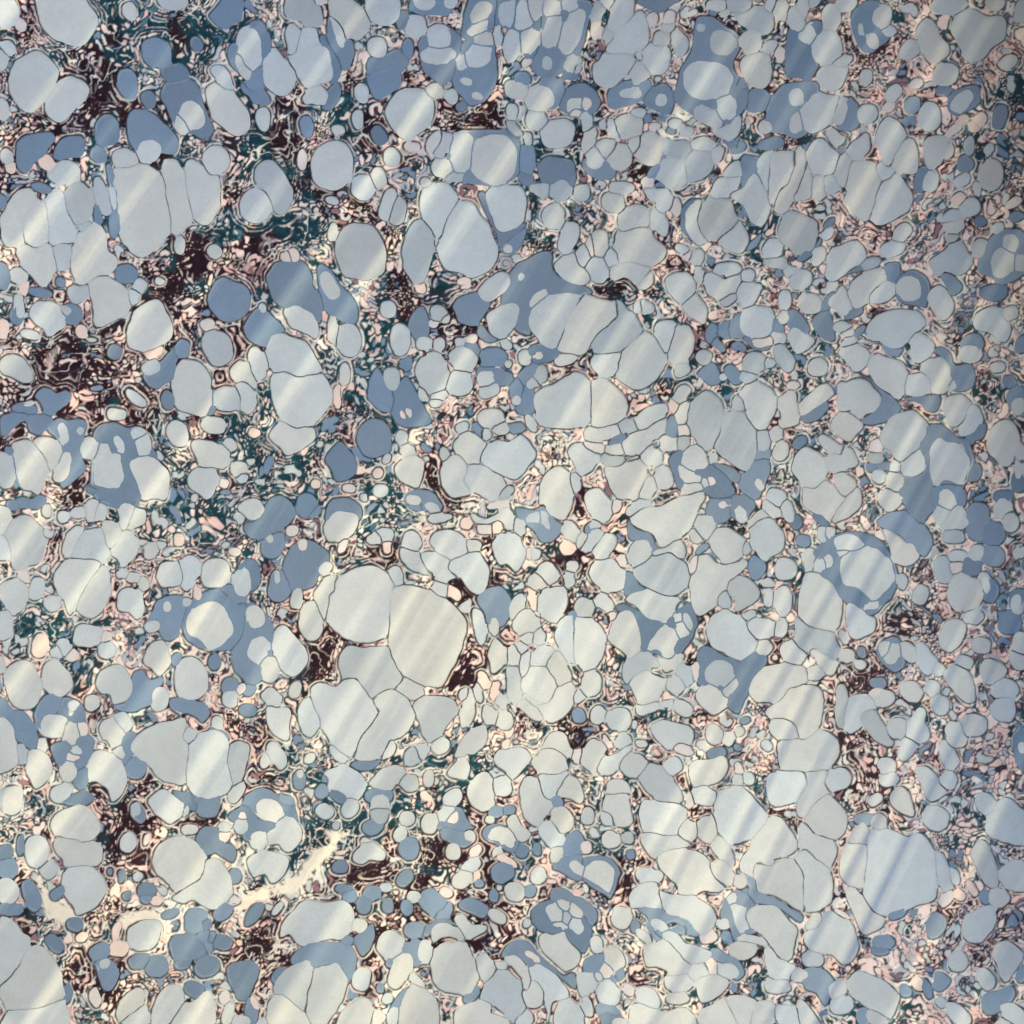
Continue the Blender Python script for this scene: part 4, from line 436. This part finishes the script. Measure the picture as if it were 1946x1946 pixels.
def pattern(N, sh, X, Y, lay):
    Ld, Ld2, Lid = lay['L']; Bd, Bd2, Bid = lay['B']
    rng = np.random.RandomState(11)
    n = len(sh)
    col = np.zeros((n, 3), np.float32); 
    right = np.array([s['c'][0] for s in sh]) / SRC
    for k, s in enumerate(sh):
        b = PAL[{'G': 'B'}.get(s['t'], s['t'])].copy()
        q = rng.rand(4)
        if s['t'] == 'L':
            b = b * (0.93 + .12 * q[0]); b = b * (1 + (q[1] - .5) * np.array((.09, .01, -.08)))
            if s['area'] < 500 and q[2] < .3: b = b * .6 + PAL['cream'] * .4
            elif q[2] > .87: b = b * .75 + PAL['B'] * .25
        elif s['t'] == 'B':
            b = b * (.88 + .3 * q[0]); b = b + (PAL['L'] - b) * (.02 + .16 * q[1] * right[k] + .05 * q[1])
        elif s['t'] == 'G':
            b = PAL['L'] * np.array((.83, .9, .98))
        col[k] = b
        s['col'] = b
    px = SRC / (N - 1)
    out = np.zeros((N, N, 3), np.float32)
    # ---- the fine stuff between the spots
    A = np.minimum(Ld, Bd)
    dpos = np.maximum(A, 0)
    def blur(F, r):
        for ax in (0, 1, 0, 1):
            P = np.pad(F, [(r + 1, r) if a == ax else (0, 0) for a in (0, 1)], mode='edge')
            P = np.cumsum(P, axis=ax, dtype=np.float64)
            F = ((P[2 * r + 1:] - P[:-2 * r - 1]) if ax == 0 else (P[:, 2 * r + 1:] - P[:, :-2 * r - 1])) / (2 * r + 1)
        return F.astype(np.float32)
    As = blur(np.clip(A, -12, 24), int(5 / px)); dsm = np.maximum(As, 0)
    gy, gx = np.gradient(As)
    gn = np.hypot(gx, gy) + .12 * px; gx /= gn; gy /= gn
    w = fbm(X, Y, 60, 201, 3); w2 = fbm(X, Y, 60, 301, 3)
    w3 = fbm(X, Y, 17, 401, 2); w4 = fbm(X, Y, 17, 501, 2)
    ux = X + (w - .5) * 90 + (w3 - .5) * 5 + gx * dsm * .9
    uy = Y + (w2 - .5) * 90 + (w4 - .5) * 5 + gy * dsm * .9
    f1, e, rn = voronoi(ux, uy, 10.8, 71, 1.0)
    e = np.minimum(e, (.34 + .5 * rn[..., 1] - f1) * 1.1 + .12)
    g1, ge, gr = voronoi(ux * .98 + 31, uy * 1.02 + 7, 16.5, 72, 1.0)
    ge = np.minimum(ge, (.40 + .5 * gr[..., 1] - g1) * 1.1 + .12) * 1.5
    pick = smooth(.50, .56, fbm(X, Y, 50, 611, 2))
    e = np.where(pick > .5, ge, e); rn = np.where((pick > .5)[..., None], gr, rn)
    zm = zone(X, Y, ZM, 1.) ; zt = zone(X, Y, ZT, 1.); zw = zone(X, Y, ZW, 1.); zp = zone(X, Y, ZP, 1.)
    nz = fbm(X, Y, 38, 701, 3); nq = fbm(X, Y, 55, 801, 3)
    rt = smooth(.62, .95, X / SRC)
    # dark ink: maroon or teal
    tw = np.clip(.52 + (nq - .5) * 5.5 + (zt - zm) * 1.6, 0, 1)[..., None]
    dark = PAL['maroon'] * (1 - tw) + PAL['teal'] * tw
    dark = dark * (.7 + .8 * vnoise(X, Y, 9, 33))[..., None] + (rt * (.035))[..., None] * PAL['grey']
    # fill of pebbles
    r0 = rn[..., 0:1]; r1 = rn[..., 1:2]
    pk = np.clip(.45 + zp * .5 - zw + (nz - .5)*1.5, 0, 1)[..., None]
    fill = np.where(r0 < .18 + .25 * pk, PAL['pink'], np.where(r0 < .72, PAL['cream'], np.where(r0 < .90, PAL['grey'], PAL['mauve'])))
    fill = np.where((r1 < .35 * (1 - pk)) | (r1 < zw[..., None] * .9), PAL['white'], fill)
    fill = np.where((r0 > .90) & (zt[..., None] > .3), PAL['teal'] * 2.5 + .05, fill)
    fill = np.where((r1 > .975), PAL['B'] * 1.1, fill)
    fill = fill * (.80 + .42 * w3[..., None])
    dens = .24 + zm * .28 + zt * .24 - zw * .14 + (nz - .5) * .5 - zp * .07 - .05 * rt
    thr = np.clip(dens, .12, .62)
    line = 1 - smooth(thr - .12, thr + .12, e)
    # flowing contour strands parallel to the spot edges
    ph = dsm * .95 + (w3 - .5) * 3 + (w - .5) * 16
    st = .5 + .5 * np.sin(ph)
    sm = smooth(.52, .70, fbm(X, Y, 34, 901, 2)) * .8
    line = line * (1 - sm) + sm * smooth(.50, .80, st + (line - .5) * .5 + (thr - .22) * .8)
    line = line[..., None]
    vein = fill * (1 - line) + dark * line
    # pale threads
    th = np.abs(fbm(X + (w3 - .5) * 14, Y, 30, 1001, 3) - .5)
    tline = (1 - smooth(.006, .022, th)) * smooth(.45, .6, fbm(X, Y, 70, 1101, 2) + zw * .4) * .9
    vein = vein * (1 - tline[..., None]) + (PAL['white'] * 1.02) * tline[..., None]
    # medium spots nobody listed
    m1, me, mr = voronoi(X + (w - .5) * 50 + (w3 - .5) * 5 + gx * dsm * .5, Y + (w2 - .5) * 50 + (w4 - .5) * 5 + gy * dsm * .5, 24.0, 73, 1.0)
    mk = np.minimum(me * 12, (.50 - m1 + .1 * mr[..., 1]) * 24) * (dpos > 2) - 3.2 - 5 * zm
    on = (mr[..., 0] < .34 - .2 * zm)
    dl = np.where(on, (1 - smooth(.5, 2.4, np.abs(mk + 1.6))) * .85, 0)[..., None]
    vein = vein * (1 - dl) + dark * dl
    mc = smooth(-.8, .8, np.where(on, mk, -9))[..., None]
    vein = vein * (1 - mc) + np.where(mr[..., 1:2] < .55, PAL['L'], np.where(mr[..., 1:2] < .8, PAL['B'] * 1.15, PAL['cream'])) * mc
    Wd = lay['W'][0]
    wm = (1 - smooth(-4, 3, Wd + (fbm(X, Y, 20, 1701, 3) - .5) * 34 - 3))[..., None] * .93
    vein = vein * (1 - wm) + PAL['W'] * wm
    # rim round the spots: dark hairline, then pale halo
    hal = np.exp(-((dpos - 4.3) / 1.5) ** 2) * smooth(.47, .62, fbm(X, Y, 26, 1201, 2) + .07 * smooth(.4, .9, (Y - .4 * X) / SRC)) * .9
    hc = np.where((nq > .42)[..., None], PAL['white'], PAL['cream'] * .95)
    vein = vein * (1 - hal[..., None]) + hc * hal[..., None]
    rimw = 1.1 + 2.8 * fbm(X, Y, 22, 1301, 2) + zm * 1.2
    rim = (1 - smooth(rimw * .6, rimw * 1.5, dpos)) * .93
    vein = vein * (1 - rim[..., None]) + dark * 1.15 * rim[..., None]
    out[:] = vein
    # ---- blue spots
    def lay_on(out, D1, D2, ID, colr, gap):
        # narrow gaps close to a hairline
        near = (D1 + D2) < gap
        grow = np.where(near, np.maximum(D1, 0) * 0 + 30, 0)
        dd = np.where(near, np.minimum(D1, (D1 - D2) * .5 + .0), D1)
        cov = 1 - smooth(-px * .5, px * .5, dd)
        c = colr[np.maximum(ID, 0)]
        return dd, cov * (ID >= 0), c
    dd, cov, c = lay_on(out, Bd, Bd2, Bid, col, 9)
    Bcov = cov.copy()
    inner = (1 - smooth(.8, 2.2, np.abs(Bd + 3.2))) * .16 * smooth(.5, .68, fbm(X, Y, 40, 1401, 2))
    c = c + (PAL['white'] - c) * inner[..., None]
    out = out * (1 - cov[..., None]) + c * cov[..., None]
    by_, bx_ = np.gradient(Bd2 - Bd); bg_ = np.hypot(bx_, by_) / px
    ln = (1 - smooth(.3, 1.5, (Bd2 - Bd) / np.maximum(bg_, .25) * .5)) * cov * (Ld > 0) * (bg_ > .35) * (Bd > -12) * .7
    out = out * (1 - ln[..., None]) + PAL['teal'] * 1.3 * ln[..., None]
    # ---- pale spots
    inB = Bd < -1.5
    dd, cov, c = lay_on(out, Ld, Ld2, Lid, col, 9)
    out = out * (1 - cov[..., None]) + c * cov[..., None]
    hw = .0 + 1.1 * fbm(X, Y, 50, 1501, 2)
    qy, qx = np.gradient(Ld2 - Ld); qg = np.maximum(np.hypot(qx, qy) / px, .25) / 2; qd = (Ld2 - Ld) / qg * .25
    ln = (1 - smooth(hw, hw + 1.25, qd)) * (np.hypot(qx, qy) / px > .35) * (Ld2 < 14) * (Ld > -16) * cov * smooth(.22, .42, fbm(X, Y, 60, 1601, 2)) * .9
    ln = np.where(inB, ln * .25, ln)
    out = out * (1 - ln[..., None]) + (dark * .7 + PAL['teal'] * .2) * ln[..., None]
    Gd, _, Gid = lay['G']
    gm = (1 - smooth(-2.5, 2.5, Gd)) * cov * .8
    out = out * (1 - gm[..., None]) + PAL['L'] * np.array((.80, .88, .97), np.float32) * gm[..., None]
    return out, col
# ---------------------------------------------------------------- geometry helpers
def world_of(X, Y, lift=0.0):
    """photo pixel -> point on the paper; the sheet rolls away towards its right edge"""
    x = (X - SRC / 2) / SRC * SIZE; y = (SRC / 2 - Y) / SRC * SIZE
    s = np.clip((X - 1740) / 206, 0, 3)
    z = -0.010 * s * s - 0.004 * np.clip((X - 1000) / 946, 0, 2) ** 2
    z = z + 0.00025 * np.sin(x * 31 + y * 17) + 0.0002 * np.sin(y * 43 - x * 12)
    k = (CAM_H - z) / CAM_H
    return np.stack([x * k, y * k, z + lift], -1)
def mesh_obj(name, co, quads, cols=None, mat=None, parent=None, smooth_shade=True):
    me = bpy.data.meshes.new(name)
    co = np.ascontiguousarray(co, np.float32).reshape(-1, 3)
    quads = [np.ascontiguousarray(q, np.int32) for q in (quads if isinstance(quads, list) else [quads])]
    tot = sum(len(q) for q in quads); li = np.concatenate([q.ravel() for q in quads])
    starts = []; t = 0; at = 0
    for q in quads:
        starts.append(at + np.arange(len(q)) * q.shape[1]); at += q.size
    me.vertices.add(len(co)); me.vertices.foreach_set('co', co.ravel())
    me.loops.add(len(li)); me.loops.foreach_set('vertex_index', li)
    me.polygons.add(tot); me.polygons.foreach_set('loop_start', np.concatenate(starts).astype(np.int32))
    if smooth_shade: me.polygons.foreach_set('use_smooth', np.ones(tot, bool))
    me.update(calc_edges=True)
    if cols is not None:
        a = me.color_attributes.new('ink', 'FLOAT_COLOR', 'POINT')
        c = np.ones((len(co), 4), np.float32); c[:, :3] = cols.reshape(-1, 3)
        a.data.foreach_set('color', c.ravel())
    if mat: me.materials.append(mat)
    o = bpy.data.objects.new(name, me); C.collection.objects.link(o)
    if parent: o.parent = parent
    return o
def paper_material(name, use_attr=True, base=(.7, .66, .55)):
    m = bpy.data.materials.new(name); m.use_nodes = True
    t = m.node_tree; b = t.nodes['Principled BSDF']; N = t.nodes.new; Lk = t.links.new
    tc = N('ShaderNodeTexCoord')
    def noise(scale, det, rough=.6):
        n = N('ShaderNodeTexNoise'); n.inputs['Scale'].default_value = scale; n.inputs['Detail'].default_value = det
        n.inputs['Roughness'].default_value = rough; Lk(tc.outputs['Object'], n.inputs['Vector']); return n
    def rng(src, lo, hi, a=.3, c=.7):
        r = N('ShaderNodeMapRange'); r.inputs[1].default_value = a; r.inputs[2].default_value = c
        r.inputs[3].default_value = lo; r.inputs[4].default_value = hi; Lk(src, r.inputs[0]); return r.outputs[0]
    fibre = noise(1500, 3, .7); blotch = noise(55, 4, .55); mott = noise(260, 3, .6)
    if use_attr:
        at = N('ShaderNodeAttribute'); at.attribute_name = 'ink'; src = at.outputs['Color']
    else:
        rgb = N('ShaderNodeRGB'); rgb.outputs[0].default_value = (*base, 1); src = rgb.outputs[0]
    def mul(c, fac):
        v = N('ShaderNodeVectorMath'); v.operation = 'SCALE'; Lk(c, v.inputs[0]); Lk(fac, v.inputs['Scale']); return v.outputs[0]
    c = mul(src, rng(fibre.outputs['Fac'], .93, 1.07)); c = mul(c, rng(blotch.outputs['Fac'], .93, 1.06)); c = mul(c, rng(mott.outputs['Fac'], .97, 1.03))
    Lk(c, b.inputs['Base Color'])
    b.inputs['Roughness'].default_value = .62; b.inputs['Specular IOR Level'].default_value = .08
    bp = N('ShaderNodeBump'); bp.inputs['Strength'].default_value = .10; bp.inputs['Distance'].default_value = .0002
    Lk(fibre.outputs['Fac'], bp.inputs['Height']); Lk(bp.outputs[0], b.inputs['Normal'])
    return m
M_ink = paper_material('marbled ink on paper')
M_back = paper_material('bare paper', False)

# ---------------------------------------------------------------- the sheet
N = 1100
sh, X2, Y2, lay = fields(2 * N)
img, colr = pattern(2 * N, sh, X2, Y2, lay)
small = img.reshape(N, 2, N, 2, 3).mean((1, 3))
xs = X2.reshape(N, 2, N, 2).mean((1, 3)); ys = Y2.reshape(N, 2, N, 2).mean((1, 3))
xs = (xs - xs.min()) / (xs.max() - xs.min()) * (SRC + 8) - 4; ys = (ys - ys.min()) / (ys.max() - ys.min()) * (SRC + 8) - 4
root = bpy.data.objects.new('marbled_paper', None); C.collection.objects.link(root)
root.location = (0, 0, 0)
root['label'] = 'sheet of stone-marbled paper with pale grey and blue spots among maroon and teal veins'
root['category'] = 'marbled paper'
def grid_faces(h, w, off=0):
    i = np.arange(h * w).reshape(h, w) + off
    return np.stack([i[1:, :-1], i[1:, 1:], i[:-1, 1:], i[:-1, :-1]], -1).reshape(-1, 4)
o = mesh_obj('ink_vein', world_of(xs, ys), grid_faces(N, N), small, M_ink, root)
o['kind'] = 'stuff'
# the sheet goes on past the picture: its margins carry the same kind of print, coarser
MG = 420; step = 5.0
def margin(x0, x1, y0, y1, co, fa, cl, off):
    gx = np.linspace(x0, x1, max(2, int((x1 - x0) / step) + 1)); gy = np.linspace(y0, y1, max(2, int((y1 - y0) / step) + 1))
    GX, GY = np.meshgrid(gx, gy)
    mx = np.abs(GX); mx = np.where(mx > SRC, 2 * SRC - mx, mx); my = np.abs(GY); my = np.where(my > SRC, 2 * SRC - my, my)
    ii = np.clip((mx / SRC * N).astype(int), 0, N - 1); jj = np.clip((my / SRC * N).astype(int), 0, N - 1)
    co.append(world_of(GX, GY).reshape(-1, 3)); fa.append(grid_faces(*GX.shape, off)); cl.append(small[jj, ii].reshape(-1, 3))
    return off + GX.size
co, fa, cl = [], [], []; off = 0
lo, hi = -4.0, SRC + 4.0
off = margin(lo - MG, hi + MG, lo - MG, lo, co, fa, cl, off); off = margin(lo - MG, hi + MG, hi, hi + MG, co, fa, cl, off)
off = margin(lo - MG, lo, lo, hi, co, fa, cl, off); off = margin(hi, hi + MG, lo, hi, co, fa, cl, off)
o = mesh_obj('ink_margin', np.concatenate(co), np.concatenate(fa), np.concatenate(cl), M_ink, root); o['kind'] = 'stuff'
# body of the paper under the print
g = np.linspace(lo - MG, hi + MG, 60); GX, GY = np.meshgrid(g, g)
top = world_of(GX, GY, -.00012).reshape(-1, 3); bot = world_of(GX, GY, -.0005).reshape(-1, 3)
n = 60; f1 = grid_faces(n, n); f2 = grid_faces(n, n, n * n)[:, ::-1]
ring = np.concatenate([np.arange(n), np.arange(1, n) * n + n - 1, (n - 1) * n + np.arange(n - 2, -1, -1), np.arange(n - 2, 0, -1) * n])
rn = np.roll(ring, -1)
f3 = np.stack([ring, rn, rn + n * n, ring + n * n], -1)
mesh_obj('paper_sheet', np.concatenate([top, bot]), np.concatenate([f1, f2, f3]), None, M_back, root)

# ---------------------------------------------------------------- each large spot is a film of ink of its own
def contour(key, k, n=44):
    """outline of spot k as rays from its middle, read off the layer's distance field"""
    D1, D2, ID = lay[key]; px = SRC / (2 * N - 1)
    x0, y0, x1, y1 = sh[k]['bb']
    i0, i1 = max(0, int((x0 - 10) / px)), min(2 * N, int((x1 + 10) / px)); j0, j1 = max(0, int((y0 - 10) / px)), min(2 * N, int((y1 + 10) / px))
    if i1 - i0 < 4 or j1 - j0 < 4: return None
    m = ID[j0:j1, i0:i1] == k
    a, b = D1[j0:j1, i0:i1], D2[j0:j1, i0:i1]
    d = np.where(m, np.where(a + b < 9, (a - b) * .5 + .8, a), 9)
    inside = d < -1
    if inside.sum() < 12: return None
    jj, ii = np.nonzero(inside)
    cx, cy = ii.mean(), jj.mean()
    if not inside[int(cy), int(cx)]:
        q = np.argmin(d); cy, cx = divmod(q, d.shape[1])
    th = np.arange(n) * 2 * math.pi / n
    R = np.zeros(n); live = np.ones(n, bool); r = 0.0
    cut = -.35 if key == 'L' else -.35
    while live.any() and r < 500:
        r += .5
        u = cx + np.cos(th) * r; v = cy + np.sin(th) * r
        ok = (u >= 0) & (u < d.shape[1] - 1) & (v >= 0) & (v < d.shape[0] - 1)
        uu = np.where(ok, u, 0).astype(int); vv = np.where(ok, v, 0).astype(int)
        fu = np.where(ok, u - uu, 0); fv = np.where(ok, v - vv, 0)
        val = (d[vv, uu] * (1 - fu) + d[vv, uu + 1] * fu) * (1 - fv) + (d[vv + 1, uu] * (1 - fu) + d[vv + 1, uu + 1] * fu) * fv
        live &= ok & (val < cut)
        R = np.where(live, r, R)
    if (R > 1.5).sum() < n * .5: return None
    X = (cx + i0 + np.cos(th) * R) * px; Y = (cy + j0 + np.sin(th) * R) * px
    return np.array(((cx + i0) * px, (cy + j0) * px)), X, Y, float(.5 * np.sum(R * np.roll(R, -1)) * math.sin(2 * math.pi / n) * px * px)
films = []
for k, s in enumerate(sh):
    if s['t'] not in 'LBC' or s['area'] < 120: continue
    if s['c'][0] < -10 or s['c'][1] < -10 or s['c'][0] > SRC + 10 or s['c'][1] > SRC + 10: continue
    key = 'B' if s['t'] == 'B' else 'L'
    r = contour(key, k)
    if r: films.append((r[3], k, key, r))
films.sort(key=lambda q: -q[0])
def film_mesh(k, key, r, sub=3):
    c, X, Y, area = r
    lift = .00004 if key == 'B' else .00008
    n = len(X); P = []; cols = []
    base = sh[k]['col'] if key != 'B' else sh[k]['col']
    fr = [0.5, 1.0] 
    P.append(c[None]); cols.append(base[None])
    for f in fr:
        P.append(np.stack([c[0] + (X - c[0]) * f, c[1] + (Y - c[1]) * f], -1)); cols.append(np.repeat(base[None], n, 0))
    P = np.concatenate(P); cols = np.concatenate(cols)
    co = world_of(P[:, 0], P[:, 1], lift)
    i = np.arange(n); j = (i + 1) % n
    tri = np.stack([np.zeros(n, int), 1 + j, 1 + i], -1)
    quad = np.stack([1 + i, 1 + j, 1 + n + j, 1 + n + i], -1)
    return co, [tri, quad], cols
NAMES = {'L': 'pale_ink_spot', 'B': 'blue_ink_spot', 'C': 'cream_ink_spot'}
rest_co, rest_t, rest_q, rest_c = [], [], [], []; off = 0
for n_, (area, k, key, r) in enumerate(films):
    co, fs, cols = film_mesh(k, key, r)
    if n_ < 300:
        mesh_obj(NAMES[sh[k]['t']], co, fs, cols, M_ink, root)
    else:
        rest_co.append(co); rest_t.append(fs[0] + off); rest_q.append(fs[1] + off); rest_c.append(cols); off += len(co)
o = mesh_obj('small_ink_spot', np.concatenate(rest_co), [np.concatenate(rest_t), np.concatenate(rest_q)], np.concatenate(rest_c), M_ink, root)
o['kind'] = 'stuff'

# ---------------------------------------------------------------- unseen slatted blind, added and shaped so its gaps streak the sunlight
M_slat = bpy.data.materials.new('painted slat'); M_slat.use_nodes = True
_b = M_slat.node_tree.nodes['Principled BSDF']; _n = M_slat.node_tree.nodes.new('ShaderNodeTexNoise'); _n.inputs['Scale'].default_value = 60
_r = M_slat.node_tree.nodes.new('ShaderNodeMapRange'); _r.inputs[3].default_value = .5; _r.inputs[4].default_value = .6
M_slat.node_tree.links.new(_n.outputs['Fac'], _r.inputs[0]); M_slat.node_tree.links.new(_r.outputs[0], _b.inputs['Base Color'])
blind = bpy.data.objects.new('streak_blind', None); C.collection.objects.link(blind)
blind['label'] = 'unseen pale slatted blind added beyond the lower left edge to streak the sunlight'
blind['category'] = 'window blind'
BD = 0.52                                             # metres from the sheet along the sun's rays
blind.location = tuple(SUN_V * BD)
def lit_share(X, Y):
    """share of the sun that the fine louvres let through over the sheet"""
    x = np.clip(X / SRC, 0, 1); y = np.clip(Y / SRC, 0, 1)
    T = ((.20, .10, .06, .02, .0), (.28, .24, .22, .12, .02), (.36, .40, .46, .44, .10), (.34, .38, .46, .50, .14), (.30, .34, .42, .40, .14))
    u = x * 4; v = y * 4; i = min(int(u), 3); j = min(int(v), 3); u -= i; v -= j
    return (T[j][i] * (1 - u) + T[j][i + 1] * u) * (1 - v) + (T[j + 1][i] * (1 - u) + T[j + 1][i + 1] * u) * v
rs = np.random.RandomState(8)
def streak(u, t):
    """u: pixels across the streaks from the middle of the sheet (+ = lower right), t: pixels along -> point on the sheet"""
    a = math.radians(58 + 7 * u / 1300)
    nx, ny = math.sin(math.radians(58)), math.cos(math.radians(58))
    return SRC / 2 + u * nx + math.cos(a) * t, SRC / 2 + u * ny - math.sin(a) * t
edges = []; u = -1350.
while u < 1400:
    edges.append(u); u += rs.choice((rs.uniform(50, 90), rs.uniform(90, 150)))

def strip(A, B):
    """one slat of the blind: A, B are the shadows of its two edges on the sheet"""
    P = np.array(A + B); x = (P[:, 0] - SRC / 2) / SRC * SIZE; y = (SRC / 2 - P[:, 1]) / SRC * SIZE
    m = len(A); pts = np.stack([x, y, np.zeros_like(x)], -1)
    co = np.concatenate([pts, pts + SUN_V * .0008])
    i = np.arange(m - 1)
    top = np.stack([i, i + 1, m + i + 1, m + i], -1); bot = top[:, ::-1] + 2 * m
    s1 = np.stack([i, i + 2 * m, i + 1 + 2 * m, i + 1], -1); s2 = np.stack([m + i, m + i + 1, 3 * m + i + 1, 3 * m + i], -1)
    e1 = np.array([[0, m, 3 * m, 2 * m], [m - 1, 3 * m - 1, 4 * m - 1, 2 * m - 1]])
    mesh_obj('slat', co, np.concatenate([top, bot, s1, s2, e1]), None, M_slat, blind, False)
for q in range(len(edges) - 1):
    ua, ub = edges[q], edges[q + 1]
    tt = np.arange(-1700, 1701, 60.); ins = []
    for t in tt:
        P = streak((ua + ub) / 2, t); ins.append(-70 < P[0] < 2016 and -70 < P[1] < 2016)
    ts = tt[np.array(ins)]
    if len(ts) < 3: continue
    g0 = rs.uniform(12, 38) / (ub - ua); s0 = rs.uniform(1, 6) / (ub - ua); ph, fq = rs.uniform(0, 6.28), rs.uniform(.002, .005)
    NS = max(4, round((ub - ua) / 8.5)); lines = [[] for _ in range(2 * NS + 2)]
    for t in ts:
        a_, b_ = np.array(streak(ua, t)), np.array(streak(ub, t)); c_ = (a_ + b_) / 2
        x, y = c_[0] / SRC, c_[1] / SRC
        m = float(lit_share(*c_))
        g = g0 * (.75 + .5 * math.sin(ph + t * fq)) * (.12 + 1.0 * y + .9 * y * max(0, .7 - x)) * (1 if x < .7 else .6)
        sd = s0 * (1 + 2.2 * min(max((x - .55) * 3, 0), 1)) * min(1, .2 + y * 1.5)
        rest = 1 - g - sd; mm = min(m / rest, .8); w = rest / NS
        cuts = [g, g + sd + w * (1 - mm) * .5]
        for k in range(1, NS):
            e0 = g + sd + w * k
            cuts += [e0 - w * (1 - mm) * .5 + w * .5, e0 + w * (1 - mm) * .5 + w * .5]
        for k, c in enumerate(cuts): lines[k].append(tuple(a_ + (b_ - a_) * min(c, 1.0)))
    for k in range(0, len(cuts), 2): strip(lines[k], lines[k + 1])

# ---------------------------------------------------------------- unseen dark blocks added to cut sky light towards the upper right
M_blocker = bpy.data.materials.new('dark grey blocker'); M_blocker.use_nodes = True
_b = M_blocker.node_tree.nodes['Principled BSDF']; _b.inputs['Roughness'].default_value = .9
_n = M_blocker.node_tree.nodes.new('ShaderNodeTexNoise'); _n.inputs['Scale'].default_value = 9; _n.inputs['Detail'].default_value = 6
_r = M_blocker.node_tree.nodes.new('ShaderNodeMapRange'); _r.inputs[3].default_value = .04; _r.inputs[4].default_value = .07
M_blocker.node_tree.links.new(_n.outputs['Fac'], _r.inputs[0]); M_blocker.node_tree.links.new(_r.outputs[0], _b.inputs['Base Color'])
def block(name, x0, x1, y0, y1, z0, z1):
    co = np.array([(x, y, z) for z in (z0, z1) for y in (y0, y1) for x in (x0, x1)])
    o = mesh_obj(name, co, np.array([(0, 2, 3, 1), (4, 5, 7, 6), (0, 1, 5, 4), (2, 6, 7, 3), (0, 4, 6, 2), (1, 3, 7, 5)]), None, M_blocker, None, False)
    o['kind'] = 'structure'
WX, WY, WH = .292, .292, .42
block('sky_blocker', WX, WX + .05, -.02, WY + .05, -.06, WH)
block('sky_blocker', .02, WX - .001, WY, WY + .05, -.06, WH)
